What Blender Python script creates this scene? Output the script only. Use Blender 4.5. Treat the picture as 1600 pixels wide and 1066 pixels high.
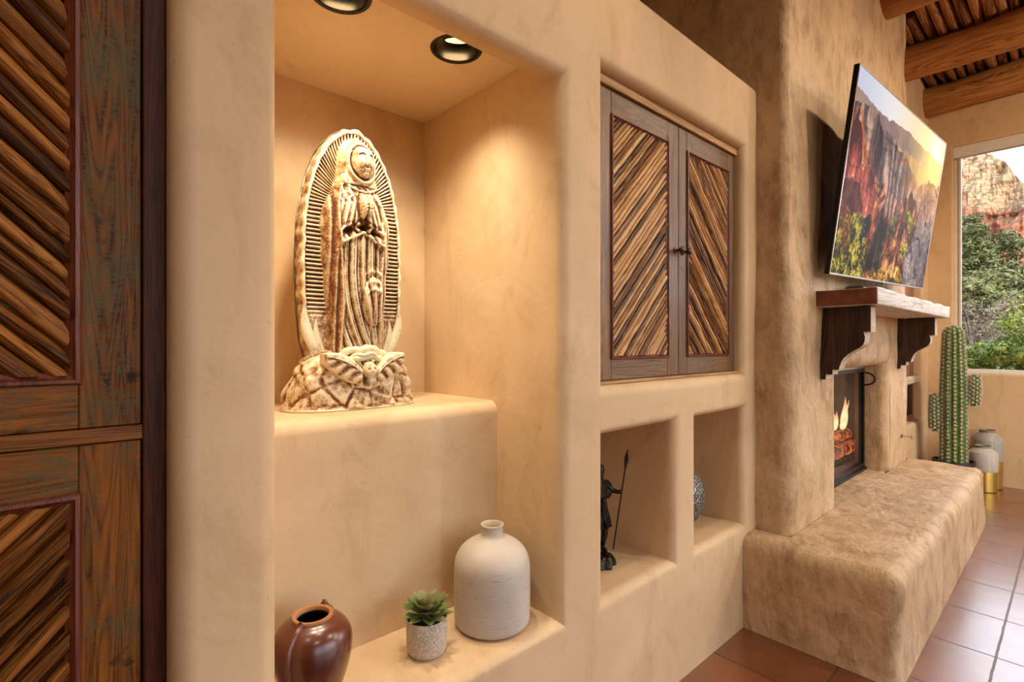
import bpy, bmesh, math, random
import numpy as np
from mathutils import Vector, Matrix, noise
random.seed(7)
PI = math.pi
for _o in list(bpy.data.objects): bpy.data.objects.remove(_o)
sc = bpy.context.scene
COL = sc.collection

# ------------------------------------------------------------------ camera, light, exposure
H = 1.262
cam = bpy.data.objects.new('camera', bpy.data.cameras.new('camera')); COL.objects.link(cam)
cam.location = (0, -1, H); cam.rotation_euler = (PI/2, 0, math.radians(-42.1))
cam.data.sensor_width = 36; cam.data.lens = 18.0; cam.data.shift_y = 0.0025; cam.data.clip_start = 0.01; cam.data.clip_end = 2000
sc.camera = cam
sc.view_settings.view_transform = 'Standard'; sc.view_settings.look = 'None'
sc.view_settings.gamma = 1.0; sc.view_settings.exposure = 0.12; sc.view_settings.use_curve_mapping = False
sc.cycles.max_bounces = 8; sc.cycles.diffuse_bounces = 4; sc.cycles.sample_clamp_indirect = 4.0
sc.cycles.caustics_reflective = False; sc.cycles.caustics_refractive = False

world = bpy.data.worlds.new('world'); sc.world = world; world.use_nodes = True
wn = world.node_tree.nodes; wl = world.node_tree.links; wn.clear()
sky = wn.new('ShaderNodeTexSky'); sky.sky_type = 'NISHITA'
sky.sun_disc = False; sky.sun_elevation = math.radians(38); sky.sun_rotation = math.radians(235)
sky.air_density = 1.2; sky.dust_density = 2.0; sky.ozone_density = 1.0
bgn = wn.new('ShaderNodeBackground'); bgn.inputs[1].default_value = 0.45
won = wn.new('ShaderNodeOutputWorld')
_tc = wn.new('ShaderNodeTexCoord'); _ns = wn.new('ShaderNodeTexNoise'); _ns.inputs['Scale'].default_value = 2.2; _ns.inputs['Detail'].default_value = 6; wl.new(_tc.outputs['Generated'], _ns.inputs['Vector'])
_sx = wn.new('ShaderNodeSeparateXYZ'); wl.new(_tc.outputs['Generated'], _sx.inputs[0])
_m1 = wn.new('ShaderNodeMath'); _m1.operation = 'MULTIPLY_ADD'; wl.new(_sx.outputs[0], _m1.inputs[0]); _m1.inputs[1].default_value = .55; wl.new(_ns.outputs[0], _m1.inputs[2])
_cr = wn.new('ShaderNodeValToRGB'); wl.new(_m1.outputs[0], _cr.inputs[0]); _cr.color_ramp.elements[0].position = .62; _cr.color_ramp.elements[1].position = .86
_mx = wn.new('ShaderNodeMix'); _mx.data_type = 'RGBA'; wl.new(_cr.outputs[0], _mx.inputs[0]); wl.new(sky.outputs[0], _mx.inputs[6]); _mx.inputs[7].default_value = (9.3, 9.8, 10.9, 1)
wl.new(_mx.outputs[2], bgn.inputs[0]); wl.new(bgn.outputs[0], won.inputs[0])

def light(name, kind, loc, energy, color, target=None, **kw):
    d = bpy.data.lights.new(name, kind); d.energy = energy; d.color = color
    for k, v in kw.items(): setattr(d, k, v)
    o = bpy.data.objects.new(name, d); COL.objects.link(o); o.location = loc
    if target is not None:
        o.rotation_euler = (Vector(target) - Vector(loc)).to_track_quat('-Z', 'Y').to_euler()
    return o
light('sun', 'SUN', (0, 0, 30), 3.0, (1.0, .90, .76), target=(20, 9, 14), angle=math.radians(1.0))
WARM = (1.0, .89, .66)
for nm, (lx, ly), tgt, en in (('niche_spot_light', (.538, .234), (.58, .50, 1.0), 30), ('niche_spot_light', (.893, .234), (.72, .46, 1.0), 29)):
    light(nm, 'SPOT', (lx, ly, 2.140), en, WARM, target=tgt, spot_size=math.radians(122), spot_blend=1.0, shadow_soft_size=.03)
CW = (1.0, .80, .60)
for (lx, ly, tx, ty, en) in ((.95, -.50, 1.25, -.22, 58), (-.6, -.9, -.6, -.7, 26), (2.75, -1.95, 2.9, -.4, 92), (4.64, -1.9, 4.4, -.5, 125), (.2, -2.6, .6, -.6, 48)):
    light('ceiling_spot_light', 'SPOT', (lx, ly, 3.64), en, CW, target=(tx, ty, 0.6), spot_size=math.radians(56 if en == 58 else 120), spot_blend=.6 if en == 58 else .8, shadow_soft_size=.04)
light('beam_fill_light', 'POINT', (4.62, -2.7, 3.1), 88, CW, shadow_soft_size=.09)  # added fill lamp without a fixture, out of view, brightens beams and window header
for nm, loc, tgt, sx, sy in (('window_portal', (6.42, -1.71, 2.04), (0, -1.71, 2.04), 2.98, 2.08), ('window_portal', (2.45, -5.06, 1.71), (2.45, 0, 1.71), 6.7, 3.18)):
    light(nm, 'AREA', loc, 1.0, (1, 1, 1), target=tgt, shape='RECTANGLE', size=sx, size_y=sy).data.cycles.is_portal = True

# ------------------------------------------------------------------ helpers
def link(name, me, mat=None, parent=None, loc=None):
    o = bpy.data.objects.new(name, me); COL.objects.link(o)
    if mat is not None and not me.materials: me.materials.append(mat)
    if parent is not None: o.parent = parent
    if loc is not None: o.location = loc
    return o
def obj(name, bm, mat=None, parent=None, smooth=False, loc=None, normals=True):
    me = bpy.data.meshes.new(name)
    if normals: bmesh.ops.recalc_face_normals(bm, faces=bm.faces)
    bm.to_mesh(me); bm.free()
    if smooth:
        me.shade_smooth()
        if smooth != 'all': me.set_sharp_from_angle(angle=math.radians(40 if smooth is True else smooth))
    return link(name, me, mat, parent, loc)
def tag(o, label, cat, group=None, kind=None):
    o['label'] = label; o['category'] = cat
    if group: o['group'] = group
    if kind: o['kind'] = kind
    return o
def struct(o): o['kind'] = 'structure'; return o
def thing(name, label, cat, loc=(0, 0, 0), rz=0, group=None, rot=None):
    o = bpy.data.objects.new(name, None); COL.objects.link(o); o.empty_display_size = .1
    o.location = loc; o.rotation_euler = rot if rot else (0, 0, rz)
    return tag(o, label, cat, group)
def box(bm, x0, x1, y0, y1, z0, z1):
    vs = [bm.verts.new(p) for p in ((x0,y0,z0),(x1,y0,z0),(x1,y1,z0),(x0,y1,z0),(x0,y0,z1),(x1,y0,z1),(x1,y1,z1),(x0,y1,z1))]
    return [bm.faces.new([vs[i] for i in f]) for f in ((0,3,2,1),(4,5,6,7),(0,1,5,4),(1,2,6,5),(2,3,7,6),(3,0,4,7))]
def bevel_all(bm, r, seg=2):
    bmesh.ops.bevel(bm, geom=list(bm.edges), offset=r, segments=seg, profile=.5, affect='EDGES', clamp_overlap=True)
def bbox_obj(name, dims, mat, parent=None, bev=0, seg=2, smooth=False, loc=None):
    bm = bmesh.new(); box(bm, *dims)
    if bev: bevel_all(bm, bev, seg)
    return obj(name, bm, mat, parent, smooth, loc)
def lathe(bm, prof, seg=48, c=(0, 0), rf=None, close=True):
    rings = []
    for r, z in prof:
        ring = []
        for k in range(seg):
            a = 2*PI*k/seg; rr = r if rf is None else rf(r, z, a)
            ring.append(bm.verts.new((c[0]+rr*math.cos(a), c[1]+rr*math.sin(a), z)))
        rings.append(ring)
    for a, b in zip(rings, rings[1:]):
        for k in range(seg):
            k2 = (k+1) % seg; bm.faces.new((a[k], a[k2], b[k2], b[k]))
    if close:
        bm.faces.new(rings[0][::-1]); bm.faces.new(rings[-1])
    return rings
def tube(bm, pts, rad, seg=8, cap=True):
    pts = [Vector(p) for p in pts]; n = len(pts)
    rads = rad if isinstance(rad, (list, tuple)) else [rad]*n
    up = None; rings = []
    for i, p in enumerate(pts):
        d = (pts[min(i+1, n-1)] - pts[max(i-1, 0)]).normalized()
        if up is None:
            up = Vector((0, 0, 1)) if abs(d.z) < .9 else Vector((1, 0, 0))
        s = d.cross(up).normalized(); up = s.cross(d).normalized()
        rings.append([bm.verts.new(p + (s*math.cos(2*PI*k/seg) + up*math.sin(2*PI*k/seg))*rads[i]) for k in range(seg)])
    for a, b in zip(rings, rings[1:]):
        for k in range(seg):
            k2 = (k+1) % seg; bm.faces.new((a[k], a[k2], b[k2], b[k]))
    if cap:
        bm.faces.new(rings[0][::-1]); bm.faces.new(rings[-1])
def prism(bm, poly, axis, a0, a1):
    # poly: 2-D points in the two other axes (in x,y,z order)
    def P(u, v, a):
        return (a, u, v) if axis == 'x' else ((u, a, v) if axis == 'y' else (u, v, a))
    A = [bm.verts.new(P(u, v, a0)) for u, v in poly]; B = [bm.verts.new(P(u, v, a1)) for u, v in poly]
    n = len(poly); bm.faces.new(A); bm.faces.new(B[::-1])
    for k in range(n): bm.faces.new((A[k], B[k], B[(k+1) % n], A[(k+1) % n]))
def voxel(X, Y, Z, solid, bev=None, r=.04, seg=6, skip=None):
    bm = bmesh.new(); V = {}
    nx, ny, nz = len(X)-1, len(Y)-1, len(Z)-1
    S = {}
    for i in range(nx):
        for j in range(ny):
            for k in range(nz):
                S[i,j,k] = solid((X[i]+X[i+1])/2, (Y[j]+Y[j+1])/2, (Z[k]+Z[k+1])/2)
    def v(i, j, k):
        if (i,j,k) not in V: V[i,j,k] = bm.verts.new((X[i], Y[j], Z[k]))
        return V[i,j,k]
    for (i,j,k), s in S.items():
        if not s: continue
        for d, q in (((-1,0,0),((0,0,0),(0,0,1),(0,1,1),(0,1,0))), ((1,0,0),((1,0,0),(1,1,0),(1,1,1),(1,0,1))),
                     ((0,-1,0),((0,0,0),(1,0,0),(1,0,1),(0,0,1))), ((0,1,0),((0,1,0),(0,1,1),(1,1,1),(1,1,0))),
                     ((0,0,-1),((0,0,0),(0,1,0),(1,1,0),(1,0,0))), ((0,0,1),((0,0,1),(1,0,1),(1,1,1),(0,1,1)))):
            if not S.get((i+d[0], j+d[1], k+d[2]), False):
                bm.faces.new([v(i+a, j+b, k+c) for a, b, c in q])
    bmesh.ops.dissolve_limit(bm, angle_limit=.01, verts=bm.verts, edges=bm.edges)
    if bev:
        es = [e for e in bm.edges if len(e.link_faces) == 2 and e.is_convex and e.calc_face_angle(0) > .5 and bev(e.verts[0].co, e.verts[1].co)]
        bmesh.ops.bevel(bm, geom=es, offset=r, segments=seg, profile=.5, affect='EDGES', clamp_overlap=True)
    return bm
def slice_grid(bm, step, lo, hi):
    for ax in range(3):
        n = int((hi[ax]-lo[ax])/step)
        for k in range(1, n+1):
            co = [0,0,0]; co[ax] = lo[ax]+k*step; no = [0,0,0]; no[ax] = 1
            bmesh.ops.bisect_plane(bm, geom=list(bm.verts)+list(bm.edges)+list(bm.faces), plane_co=co, plane_no=no)
def wobble(bm, amp, scale, amp2=0, scale2=1, keep=None, fall=None):
    bmesh.ops.recalc_face_normals(bm, faces=bm.faces); bm.normal_update()
    mv = []
    for v in bm.verts:
        if keep and keep(v.co): continue
        if fall: k_ = fall(v.co)
        else: k_ = 1
        n = noise.noise(v.co*scale)*amp*k_
        if amp2: n += noise.noise(v.co*scale2 + Vector((7, 3, 1)))*amp2*k_
        mv.append((v, v.normal*n))
    for v, d in mv: v.co += d

# ---- materials
def mat(name):
    m = bpy.data.materials.new(name); m.use_nodes = True
    nt = m.node_tree; b = nt.nodes['Principled BSDF']
    return m, nt, b
class N:
    def __init__(s, nt): s.nt = nt
    def node(s, t, **kw):
        n = s.nt.nodes.new(t)
        for k, v in kw.items(): setattr(n, k, v)
        return n
    def L(s, a, b): s.nt.links.new(a, b)
    def coord(s, scale=(1,1,1), rot=(0,0,0), loc=(0,0,0), gen='Object'):
        tc = s.node('ShaderNodeTexCoord'); mp = s.node('ShaderNodeMapping')
        mp.inputs['Scale'].default_value = scale; mp.inputs['Rotation'].default_value = rot; mp.inputs['Location'].default_value = loc
        s.L(tc.outputs[gen], mp.inputs[0]); return mp.outputs[0]
    def noise(s, vec, scale, detail=4, rough=.55, dist=0):
        n = s.node('ShaderNodeTexNoise'); n.inputs['Scale'].default_value = scale; n.inputs['Detail'].default_value = detail
        n.inputs['Roughness'].default_value = rough; n.inputs['Distortion'].default_value = dist
        s.L(vec, n.inputs['Vector']); return n.outputs[0]
    def ramp(s, fac, stops, interp='LINEAR'):
        r = s.node('ShaderNodeValToRGB'); cr = r.color_ramp; cr.interpolation = interp
        while len(cr.elements) < len(stops): cr.elements.new(.5)
        for e, (p, c) in zip(cr.elements, stops):
            e.position = p; e.color = (c if len(c) == 4 else (*c, 1)) if not isinstance(c, (int, float)) else (c, c, c, 1)
        s.L(fac, r.inputs[0]); return r.outputs[0]
    def mix(s, fac, a, b, mode='MIX'):
        m = s.node('ShaderNodeMix', data_type='RGBA', blend_type=mode)
        for ix, v in ((0, fac), (6, a), (7, b)):
            sock = m.inputs[ix]
            if hasattr(v, 'is_linked'): s.L(v, sock)
            elif isinstance(v, (int, float)): sock.default_value = v if ix == 0 else (v, v, v, 1)
            else: sock.default_value = (*v, 1)
        return m.outputs[2]
    def math(s, op, a, b=0.0, clamp=False):
        m = s.node('ShaderNodeMath', operation=op, use_clamp=clamp)
        for sock, v in zip(m.inputs, (a, b)):
            if hasattr(v, 'is_linked'): s.L(v, sock)
            else: sock.default_value = v
        return m.outputs[0]
    def bump(s, h, strength, dist, prev=None):
        b = s.node('ShaderNodeBump'); b.inputs['Strength'].default_value = strength; b.inputs['Distance'].default_value = dist
        s.L(h, b.inputs['Height'])
        if prev is not None: s.L(prev, b.inputs['Normal'])
        return b.outputs[0]
def simple(name, color, rough=.5, metal=0, coat=0, ior=None, var=.12, vscale=20, bump=0, bscale=80):
    m, nt, b = mat(name); n = N(nt)
    v = n.coord()
    c2 = tuple(max(0, c*(1-var)) for c in color); c1 = tuple(min(1, c*(1+var)) for c in color)
    n.L(n.ramp(n.noise(v, vscale), [(.35, c2), (.65, c1)]), b.inputs['Base Color'])
    b.inputs['Roughness'].default_value = rough; b.inputs['Metallic'].default_value = metal; b.inputs['Coat Weight'].default_value = coat
    if bump: n.L(n.bump(n.noise(v, bscale, 5), bump, .002), b.inputs['Normal'])
    return m
def plaster(name, c0, c1, cstain, stain=.5, lumps=.25, fine=.3, sx=1.0, dist=.9):
    m, nt, b = mat(name); n = N(nt); v = n.coord()
    base = n.ramp(n.noise(v, 2.2, 6, .6, .6), [(.3, c0), (.7, c1)])
    st = n.ramp(n.noise(n.coord((1.0, 1.0, .55)), 5.5*sx, 8, .70, dist), [(.50, 0.0), (.72, stain)])
    col = n.mix(st, base, cstain)
    if lumps > .5:
        s2 = n.ramp(n.noise(n.coord((1.0, 1.0, .5)), 15, 8, .75, .1), [(.50, 0.0), (.66, .5)])
        col = n.mix(s2, col, cstain)
    sp = n.ramp(n.noise(v, 55, 2), [(.24, 1.0), (.29, 0.0)])
    col = n.mix(n.math('MULTIPLY', sp, .35), col, tuple(c*.55 for c in cstain))
    n.L(col, b.inputs['Base Color']); b.inputs['Roughness'].default_value = .62
    b.inputs['Specular IOR Level'].default_value = .35
    b1 = n.bump(n.noise(v, 4.5, 3, .5, .8), lumps, .02)
    b2 = n.bump(n.noise(v, 60, 6, .7), fine, .003, b1)
    if lumps > .5: b2 = n.bump(n.noise(n.coord((1, 1.6, .7)), 9, 5, .6, .2), .8, .018, b2)
    n.L(b2, b.inputs['Normal'])
    return m
M_PL = plaster('plaster', (.62, .430, .245), (.73, .52, .315), (.51, .33, .17), stain=.7, lumps=.20, fine=.2)
M_PR = plaster('plaster_rough', (.52, .345, .185), (.66, .465, .285), (.27, .155, .065), stain=.8, lumps=.9, fine=.8, sx=1.5, dist=.15)

def woodmat(name, c_dark, c_mid, c_light, rough=.45, coat=.0, axis='z', paint=None, paint_amt=.5, attr=False, gscale=1.0, bumpk=.4, stick=False, tonek=.62):
    """grain along 'axis'; attr: vertex colour 'wood' r = tone, g = 1 for grain along x"""
    m, nt, b = mat(name); n = N(nt)
    def grain(ax, vec=None):
        if vec is None:
            sc_ = {'x': (.9, 16, 16), 'y': (16, .9, 16), 'z': (16, 16, .9)}[ax]
            vec = n.coord(tuple(q*gscale for q in sc_))
        g1 = n.noise(vec, 3.0, 8, .7, .6)
        g0 = n.noise(vec, .8, 3, .5, 1.5)
        rg = n.math('ABSOLUTE', n.math('SINE', n.math('MULTIPLY', g0, 42)))
        return n.math('ADD', n.math('MULTIPLY', g1, .78), n.math('MULTIPLY', rg, .20))
    if stick:
        at = n.node('ShaderNodeAttribute', attribute_name='wood'); sp = n.node('ShaderNodeSeparateXYZ'); n.L(at.outputs['Vector'], sp.inputs[0])
        mp = n.node('ShaderNodeMapping'); mp.inputs['Scale'].default_value = (1.6*gscale, 18*gscale, 9); n.L(at.outputs['Vector'], mp.inputs[0])
        g = grain('x', mp.outputs[0])
        g2 = n.math('ADD', g, n.math('MULTIPLY', n.math('SUBTRACT', sp.outputs[2], .5), tonek))
    else:
        g = grain(axis); g2 = g
    if attr and not stick:
        at = n.node('ShaderNodeVertexColor', layer_name='wood'); sp = n.node('ShaderNodeSeparateColor'); n.L(at.outputs[0], sp.inputs[0])
        if axis == 'z':
            gx = grain('x')
            mx = n.node('ShaderNodeMix', data_type='FLOAT'); n.L(sp.outputs[1], mx.inputs[0]); n.L(g, mx.inputs[2]); n.L(gx, mx.inputs[3]); g = mx.outputs[0]
        g2 = n.math('ADD', g, n.math('MULTIPLY', n.math('SUBTRACT', sp.outputs[0], .5), .35))
    col = n.ramp(g2, [(.28, c_dark), (.48, c_mid), (.68, c_light)])
    v0 = n.coord()
    if paint is not None:
        pm = n.noise(v0, 6.5, 5, .6, .6)
        ps = n.noise(n.coord((30, 30, 95), rot=(0, .5, 0)), 2.6, 7, .8)
        mk = n.ramp(n.math('ADD', n.math('MULTIPLY', pm, .32), n.math('MULTIPLY', ps, .68)), [(.60 - .14*paint_amt, 0.0), (.66 - .14*paint_amt, .85)])
        col = n.mix(mk, col, paint)
        kn = n.ramp(n.noise(v0, 13, 4), [(.28, .9), (.34, 0.0)])
        col = n.mix(kn, col, tuple(c*.25 for c in c_dark))
    n.L(col, b.inputs['Base Color']); b.inputs['Roughness'].default_value = rough; b.inputs['Coat Weight'].default_value = coat; b.inputs['Coat Roughness'].default_value = .25; b.inputs['Specular IOR Level'].default_value = .5 if coat else .22
    n.L(n.bump(g, bumpk, .003), b.inputs['Normal'])
    return m
def paint_wood(bm, faces, tone, gx):
    lay = bm.loops.layers.float_color.get('wood') or bm.loops.layers.float_color.new('wood')
    for f in faces:
        for l in f.loops: l[lay] = (tone, gx, 0, 1)

M_LCAB = woodmat('orange_barn_wood', (.028, .007, .001), (.17, .052, .005), (.30, .098, .012), rough=.55, coat=.0, paint=(.090, .078, .036), paint_amt=.80, attr=True)
M_LSTICK = woodmat('orange_stick_wood', (.03, .009, .001), (.20, .066, .009), (.42, .165, .035), rough=.45, coat=.0, stick=True, bumpk=.7, tonek=.36)
M_MOULD = woodmat('red_brown_moulding_wood', (.03, .006, .003), (.11, .018, .006), (.19, .042, .012), rough=.35, coat=.1, axis='z')
M_JAMB = woodmat('dark_red_jamb_wood', (.018, .004, .001), (.055, .011, .002), (.09, .021, .004), rough=.5, coat=.0, axis='z')
M_RCAB = woodmat('grey_barn_wood', (.035, .016, .007), (.15, .068, .024), (.27, .135, .052), rough=.42, coat=.04, paint=(.115, .088, .050), paint_amt=.75, attr=True)
M_RSTICK = woodmat('weathered_stick_wood', (.040, .015, .005), (.32, .135, .038), (.64, .38, .16), rough=.45, coat=.05, stick=True, bumpk=.8, tonek=.5)
M_PINE = woodmat('pine_strip_wood', (.22, .11, .04), (.42, .24, .10), (.58, .37, .18), rough=.5, axis='x')
M_VIGA = woodmat('viga_log_wood', (.13, .046, .011), (.40, .17, .048), (.58, .29, .10), rough=.55, axis='y', gscale=.6)
M_LAT = woodmat('latilla_wood', (.05, .018, .007), (.27, .11, .036), (.50, .25, .095), rough=.6, axis='x', attr=True, gscale=1.0, bumpk=.8)
M_CORB = woodmat('dark_corbel_wood', (.012, .006, .004), (.045, .022, .013), (.085, .045, .028), rough=.55, axis='z', gscale=.7)
M_WHITEW = woodmat('whitewashed_wood', (.28, .26, .24), (.66, .65, .63), (.82, .81, .79), rough=.6, axis='x', gscale=.8, bumpk=1.0)
M_REDEND = simple('red_brown_painted_wood', (.17, .050, .022), .5, vscale=12, var=.35, bump=.4, bscale=30)
M_BLACK = simple('black_metal', (.012, .012, .014), .35, .6)
M_DARKMETAL = simple('dark_iron', (.03, .026, .022), .4, .9)
M_BRONZE = simple('dark_bronze', (.030, .024, .018), .32, .85, var=.5, vscale=60, bump=.4, bscale=120)
M_STEEL = simple('brushed_steel', (.55, .53, .50), .3, 1.0)
M_GOLD = simple('gold_glaze', (.52, .33, .07), .32, .75, vscale=8)
M_FRAMEW = simple('white_window_frame', (.80, .78, .74), .4, var=.04)
M_BRASS = simple('aged_knob_metal', (.10, .085, .065), .35, .9, var=.3, vscale=50)

# ------------------------------------------------------------------ niche wall
X = [-1.7, -.48, .15, .32, 1.10, 1.30, 1.72, 1.88, 2.31, 2.45]
Y = [0, .064, .29, .40, .45, .735, .95]
Z = [0, .12, .452, .972, 1.072, 1.127, 2.04, 2.142, 2.31, 2.452]
def niche_solid(x, y, z):
    if .32 < x < 1.10:
        if .452 < z < 2.31 and y < .29: return y < .064 and z > 2.04
        if 1.072 < z < 2.31 and y < .735: return False
    if 1.30 < x < 2.31 and 1.127 < z < 2.142 and y < .40: return False
    if (1.30 < x < 1.72 or 1.88 < x < 2.31) and .452 < z < .972 and y < .45: return False
    if -.48 < x < .15 and .12 < z < 2.142 and y < .40: return False
    return True
def nbev(a, b):
    if abs(a.x-2.45) < .01 and abs(b.x-2.45) < .01: return False
    if a.z < .01 and b.z < .01: return False
    if a.y < .001 and b.y < .001: return True
    return abs(a.y-.29) < .001 and abs(b.y-.29) < .001 and abs(a.z-1.072) < .001 and abs(b.z-1.072) < .001
bm = voxel(X, Y, Z, niche_solid, nbev, .038, 7)
CANS = [(.538, .234), (.893, .234)]; CR = .073
wall_niche = struct(obj('wall_back', bm, M_PL, smooth=35))
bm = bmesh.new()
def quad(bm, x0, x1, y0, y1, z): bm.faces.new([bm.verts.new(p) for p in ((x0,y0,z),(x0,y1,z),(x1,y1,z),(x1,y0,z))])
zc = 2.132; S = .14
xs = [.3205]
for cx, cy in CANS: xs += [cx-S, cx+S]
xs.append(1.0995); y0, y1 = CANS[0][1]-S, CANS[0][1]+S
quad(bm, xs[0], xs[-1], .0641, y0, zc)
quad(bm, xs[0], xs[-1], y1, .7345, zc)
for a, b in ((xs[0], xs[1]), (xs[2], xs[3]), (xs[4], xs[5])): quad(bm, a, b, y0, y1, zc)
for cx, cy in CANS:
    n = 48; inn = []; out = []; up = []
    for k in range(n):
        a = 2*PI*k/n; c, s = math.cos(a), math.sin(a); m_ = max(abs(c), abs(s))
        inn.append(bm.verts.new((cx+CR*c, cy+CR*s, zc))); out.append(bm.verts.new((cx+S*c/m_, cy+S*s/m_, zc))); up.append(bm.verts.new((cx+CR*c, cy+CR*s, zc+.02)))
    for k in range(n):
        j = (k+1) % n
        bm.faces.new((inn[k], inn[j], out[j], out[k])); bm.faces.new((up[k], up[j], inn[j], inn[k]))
o = struct(obj('trim_1', bm, plaster('plaster_ceiling_brightened', (.76, .57, .36), (.84, .66, .44), (.62, .44, .24), stain=.4, lumps=.15, fine=.15), normals=False))  # niche ceiling plaster made lighter than the walls to stand in for bounced light

# recessed can lights
M_REFL = simple('can_reflector', (.62, .55, .45), .22, 1.0, var=.05)
m, nt, b = mat('bulb_glow'); b.inputs['Emission Color'].default_value = (1, .80, .50, 1); b.inputs['Emission Strength'].default_value = 1.5
n = N(nt); vo = n.node('ShaderNodeTexVoronoi'); vo.inputs['Scale'].default_value = 70; n.L(n.coord(), vo.inputs[0])
n.L(n.ramp(vo.outputs[0], [(0, (1, .82, .50)), (.8, (.75, .52, .25))]), b.inputs['Emission Color'])
M_BULB = m
for k, (cx, cy) in enumerate(CANS):
    t = thing('recessed_light', ('recessed niche downlight nearest the left edge, cut by top of photo' if k == 0 else 'recessed downlight in the niche ceiling, whole ring and tilted bulb showing'), 'ceiling light', (cx, cy, zc), group='recessed downlights in the niche')
    bm = bmesh.new(); lathe(bm, [(CR-.006, -.0005), (CR+.001, -.003), (CR+.004, 0), (CR-.001, .004), (CR-.006, .004), (CR-.006, -.0005)], 48, close=False)
    obj('trim_ring', bm, M_DARKMETAL, t, True)
    bm = bmesh.new(); rg = lathe(bm, [(CR-.001, .001), (CR-.004, .05), (.058, .10), (.03, .125), (.001, .13)], 48, close=False)
    obj('reflector', bm, M_REFL, t, True)
    bm = bmesh.new(); lathe(bm, [(.012, .055), (.022, .05), (.040, .018), (.042, .008), (.040, .004)], 32)
    hb = obj('lamp_housing', bm, M_BLACK, t, True); hb.location = (.004, -.004, .022); hb.rotation_euler = (math.radians(16), math.radians(-8 if k == 0 else -14), 0)
    bm = bmesh.new(); lathe(bm, [(.0385, .0045), (.037, .002), (.024, -.001), (.001, -.002)], 32)
    obj('lens', bm, M_BULB, hb, True)

# ------------------------------------------------------------------ chimney breast, hearth, other shell
LO, HI = (2.40, -.20, 0.0), (4.75, .95, 3.75)
def chim_solid(x, y, z):
    if 2.67 < x < 4.54 and .405 < z < 1.12 and .04 < y < .42: return False
    return not (3.07 < x < 4.14 and .405 < z < 1.12 and y < .42)
def cbev(a, b):
    if abs(a.z-b.z) > .05 and abs(a.x-b.x) < .01 and a.y < -.14 and b.y < -.14: return max(a.z, b.z) > .41
    return a.y < -.14 and b.y < -.14 and abs(a.z-1.12) < .01 and abs(b.z-1.12) < .01
bm = voxel([2.42, 2.67, 3.07, 4.14, 4.54, 4.72], [-.15, .04, .42, .951], [0, .405, 1.12, 3.76], chim_solid, cbev, .06, 6)
slice_grid(bm, .05, LO, HI)
wobble(bm, .022, 2.2, .006, 9, keep=lambda c: c.z < .404, fall=lambda c: (min(1, max(0, (max(3.07-c.x, c.x-4.14, c.z-1.12)-.0)/.25)) if c.y < -.08 else 0.0)*min(1, max(0, (c.z-.43)/.15)) if c.x > 2.8 and c.z < 1.6 else min(1, max(0, (c.z-.43)/.15)))
struct(obj('wall_chimney', bm, M_PR, smooth=60))
bm = voxel([2.285, 2.412, 4.728, 4.78], [-.57, -.153, -.0015], [0.001, .41], lambda x, y, z: not (2.412 < x < 4.728 and y > -.153), lambda a, b: not (a.z < .01 and b.z < .01) and not (a.y > -.16 and b.y > -.16 and not (a.x < 2.29 and b.x < 2.29 and abs(a.z-b.z) < .1)), .075, 7)
slice_grid(bm, .04, (2.28, -.6, 0), (4.8, .02, .42))
wobble(bm, .016, 3.0, .007, 10, keep=lambda c: c.z < .002 or c.y > -.155, fall=lambda c: min(1, max(0, (-.17-c.y)/.10)))
tag(obj('hearth_bench', bm, M_PR, smooth=70), 'long rounded tan plaster hearth bench below the fireplace, on the tile floor', 'hearth')

def slab(name, dims, m, **k): return struct(bbox_obj(name, dims, m, **k))
slab('wall_upper', (-3.2, 2.45, .951, 1.05, 0, 3.76), M_PL)
# side wall beyond the chimney with the shuttered window opening
bm = voxel([4.70, 5.25, 6.05, 6.44], [-.03, .02, .12], [0, .557, 2.25, 3.76], lambda x, y, z: not (5.25 < x < 6.05 and .557 < z < 2.25),
           lambda a, b: a.y < -.02 and b.y < -.02 and max(a.x, b.x) < 6.1 and min(a.x, b.x) > 5.2 and max(a.z, b.z) < 2.3 and min(a.z, b.z) > .5, .03, 5)
struct(obj('wall_side', bm, M_PL, smooth=35))
# window wall
bm = voxel([6.25, 6.45], [-5.1, -3.2, -.215, .1], [0, .99, 3.09, 3.76], lambda x, y, z: not (-3.2 < y < -.215 and .99 < z < 3.09),
           lambda a, b: a.x < 6.26 and b.x < 6.26 and -3.3 < min(a.y, b.y) and max(a.y, b.y) < -.1 and min(a.z, b.z) > .9 and max(a.z, b.z) < 3.2, .02, 4)
struct(obj('wall_right', bm, M_PL, smooth=35))
slab('wall_left', (-3.3, -3.2, -5.1, 1.0, 0, 3.76), M_PL)
bm = voxel([-3.2, -.9, 1.2, 1.4, 5.8, 6.25], [-5.2, -5.1], [0, .12, 3.3, 3.76], lambda x, y, z: not ((-.9 < x < 1.2 or 1.4 < x < 5.8) and .12 < z < 3.3))
struct(obj('wall_front', bm, M_PL))
bm = bmesh.new(); box(bm, -3.3, 6.45, -5.2, 1.05, 3.76, 3.84)
struct(obj('ceiling', bm, simple('ceiling_boards', (.16, .085, .04), .7)))
slab('wall_stub', (-1.75, -1.7, 0, .95, 0, 3.76), M_PL)

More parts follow.
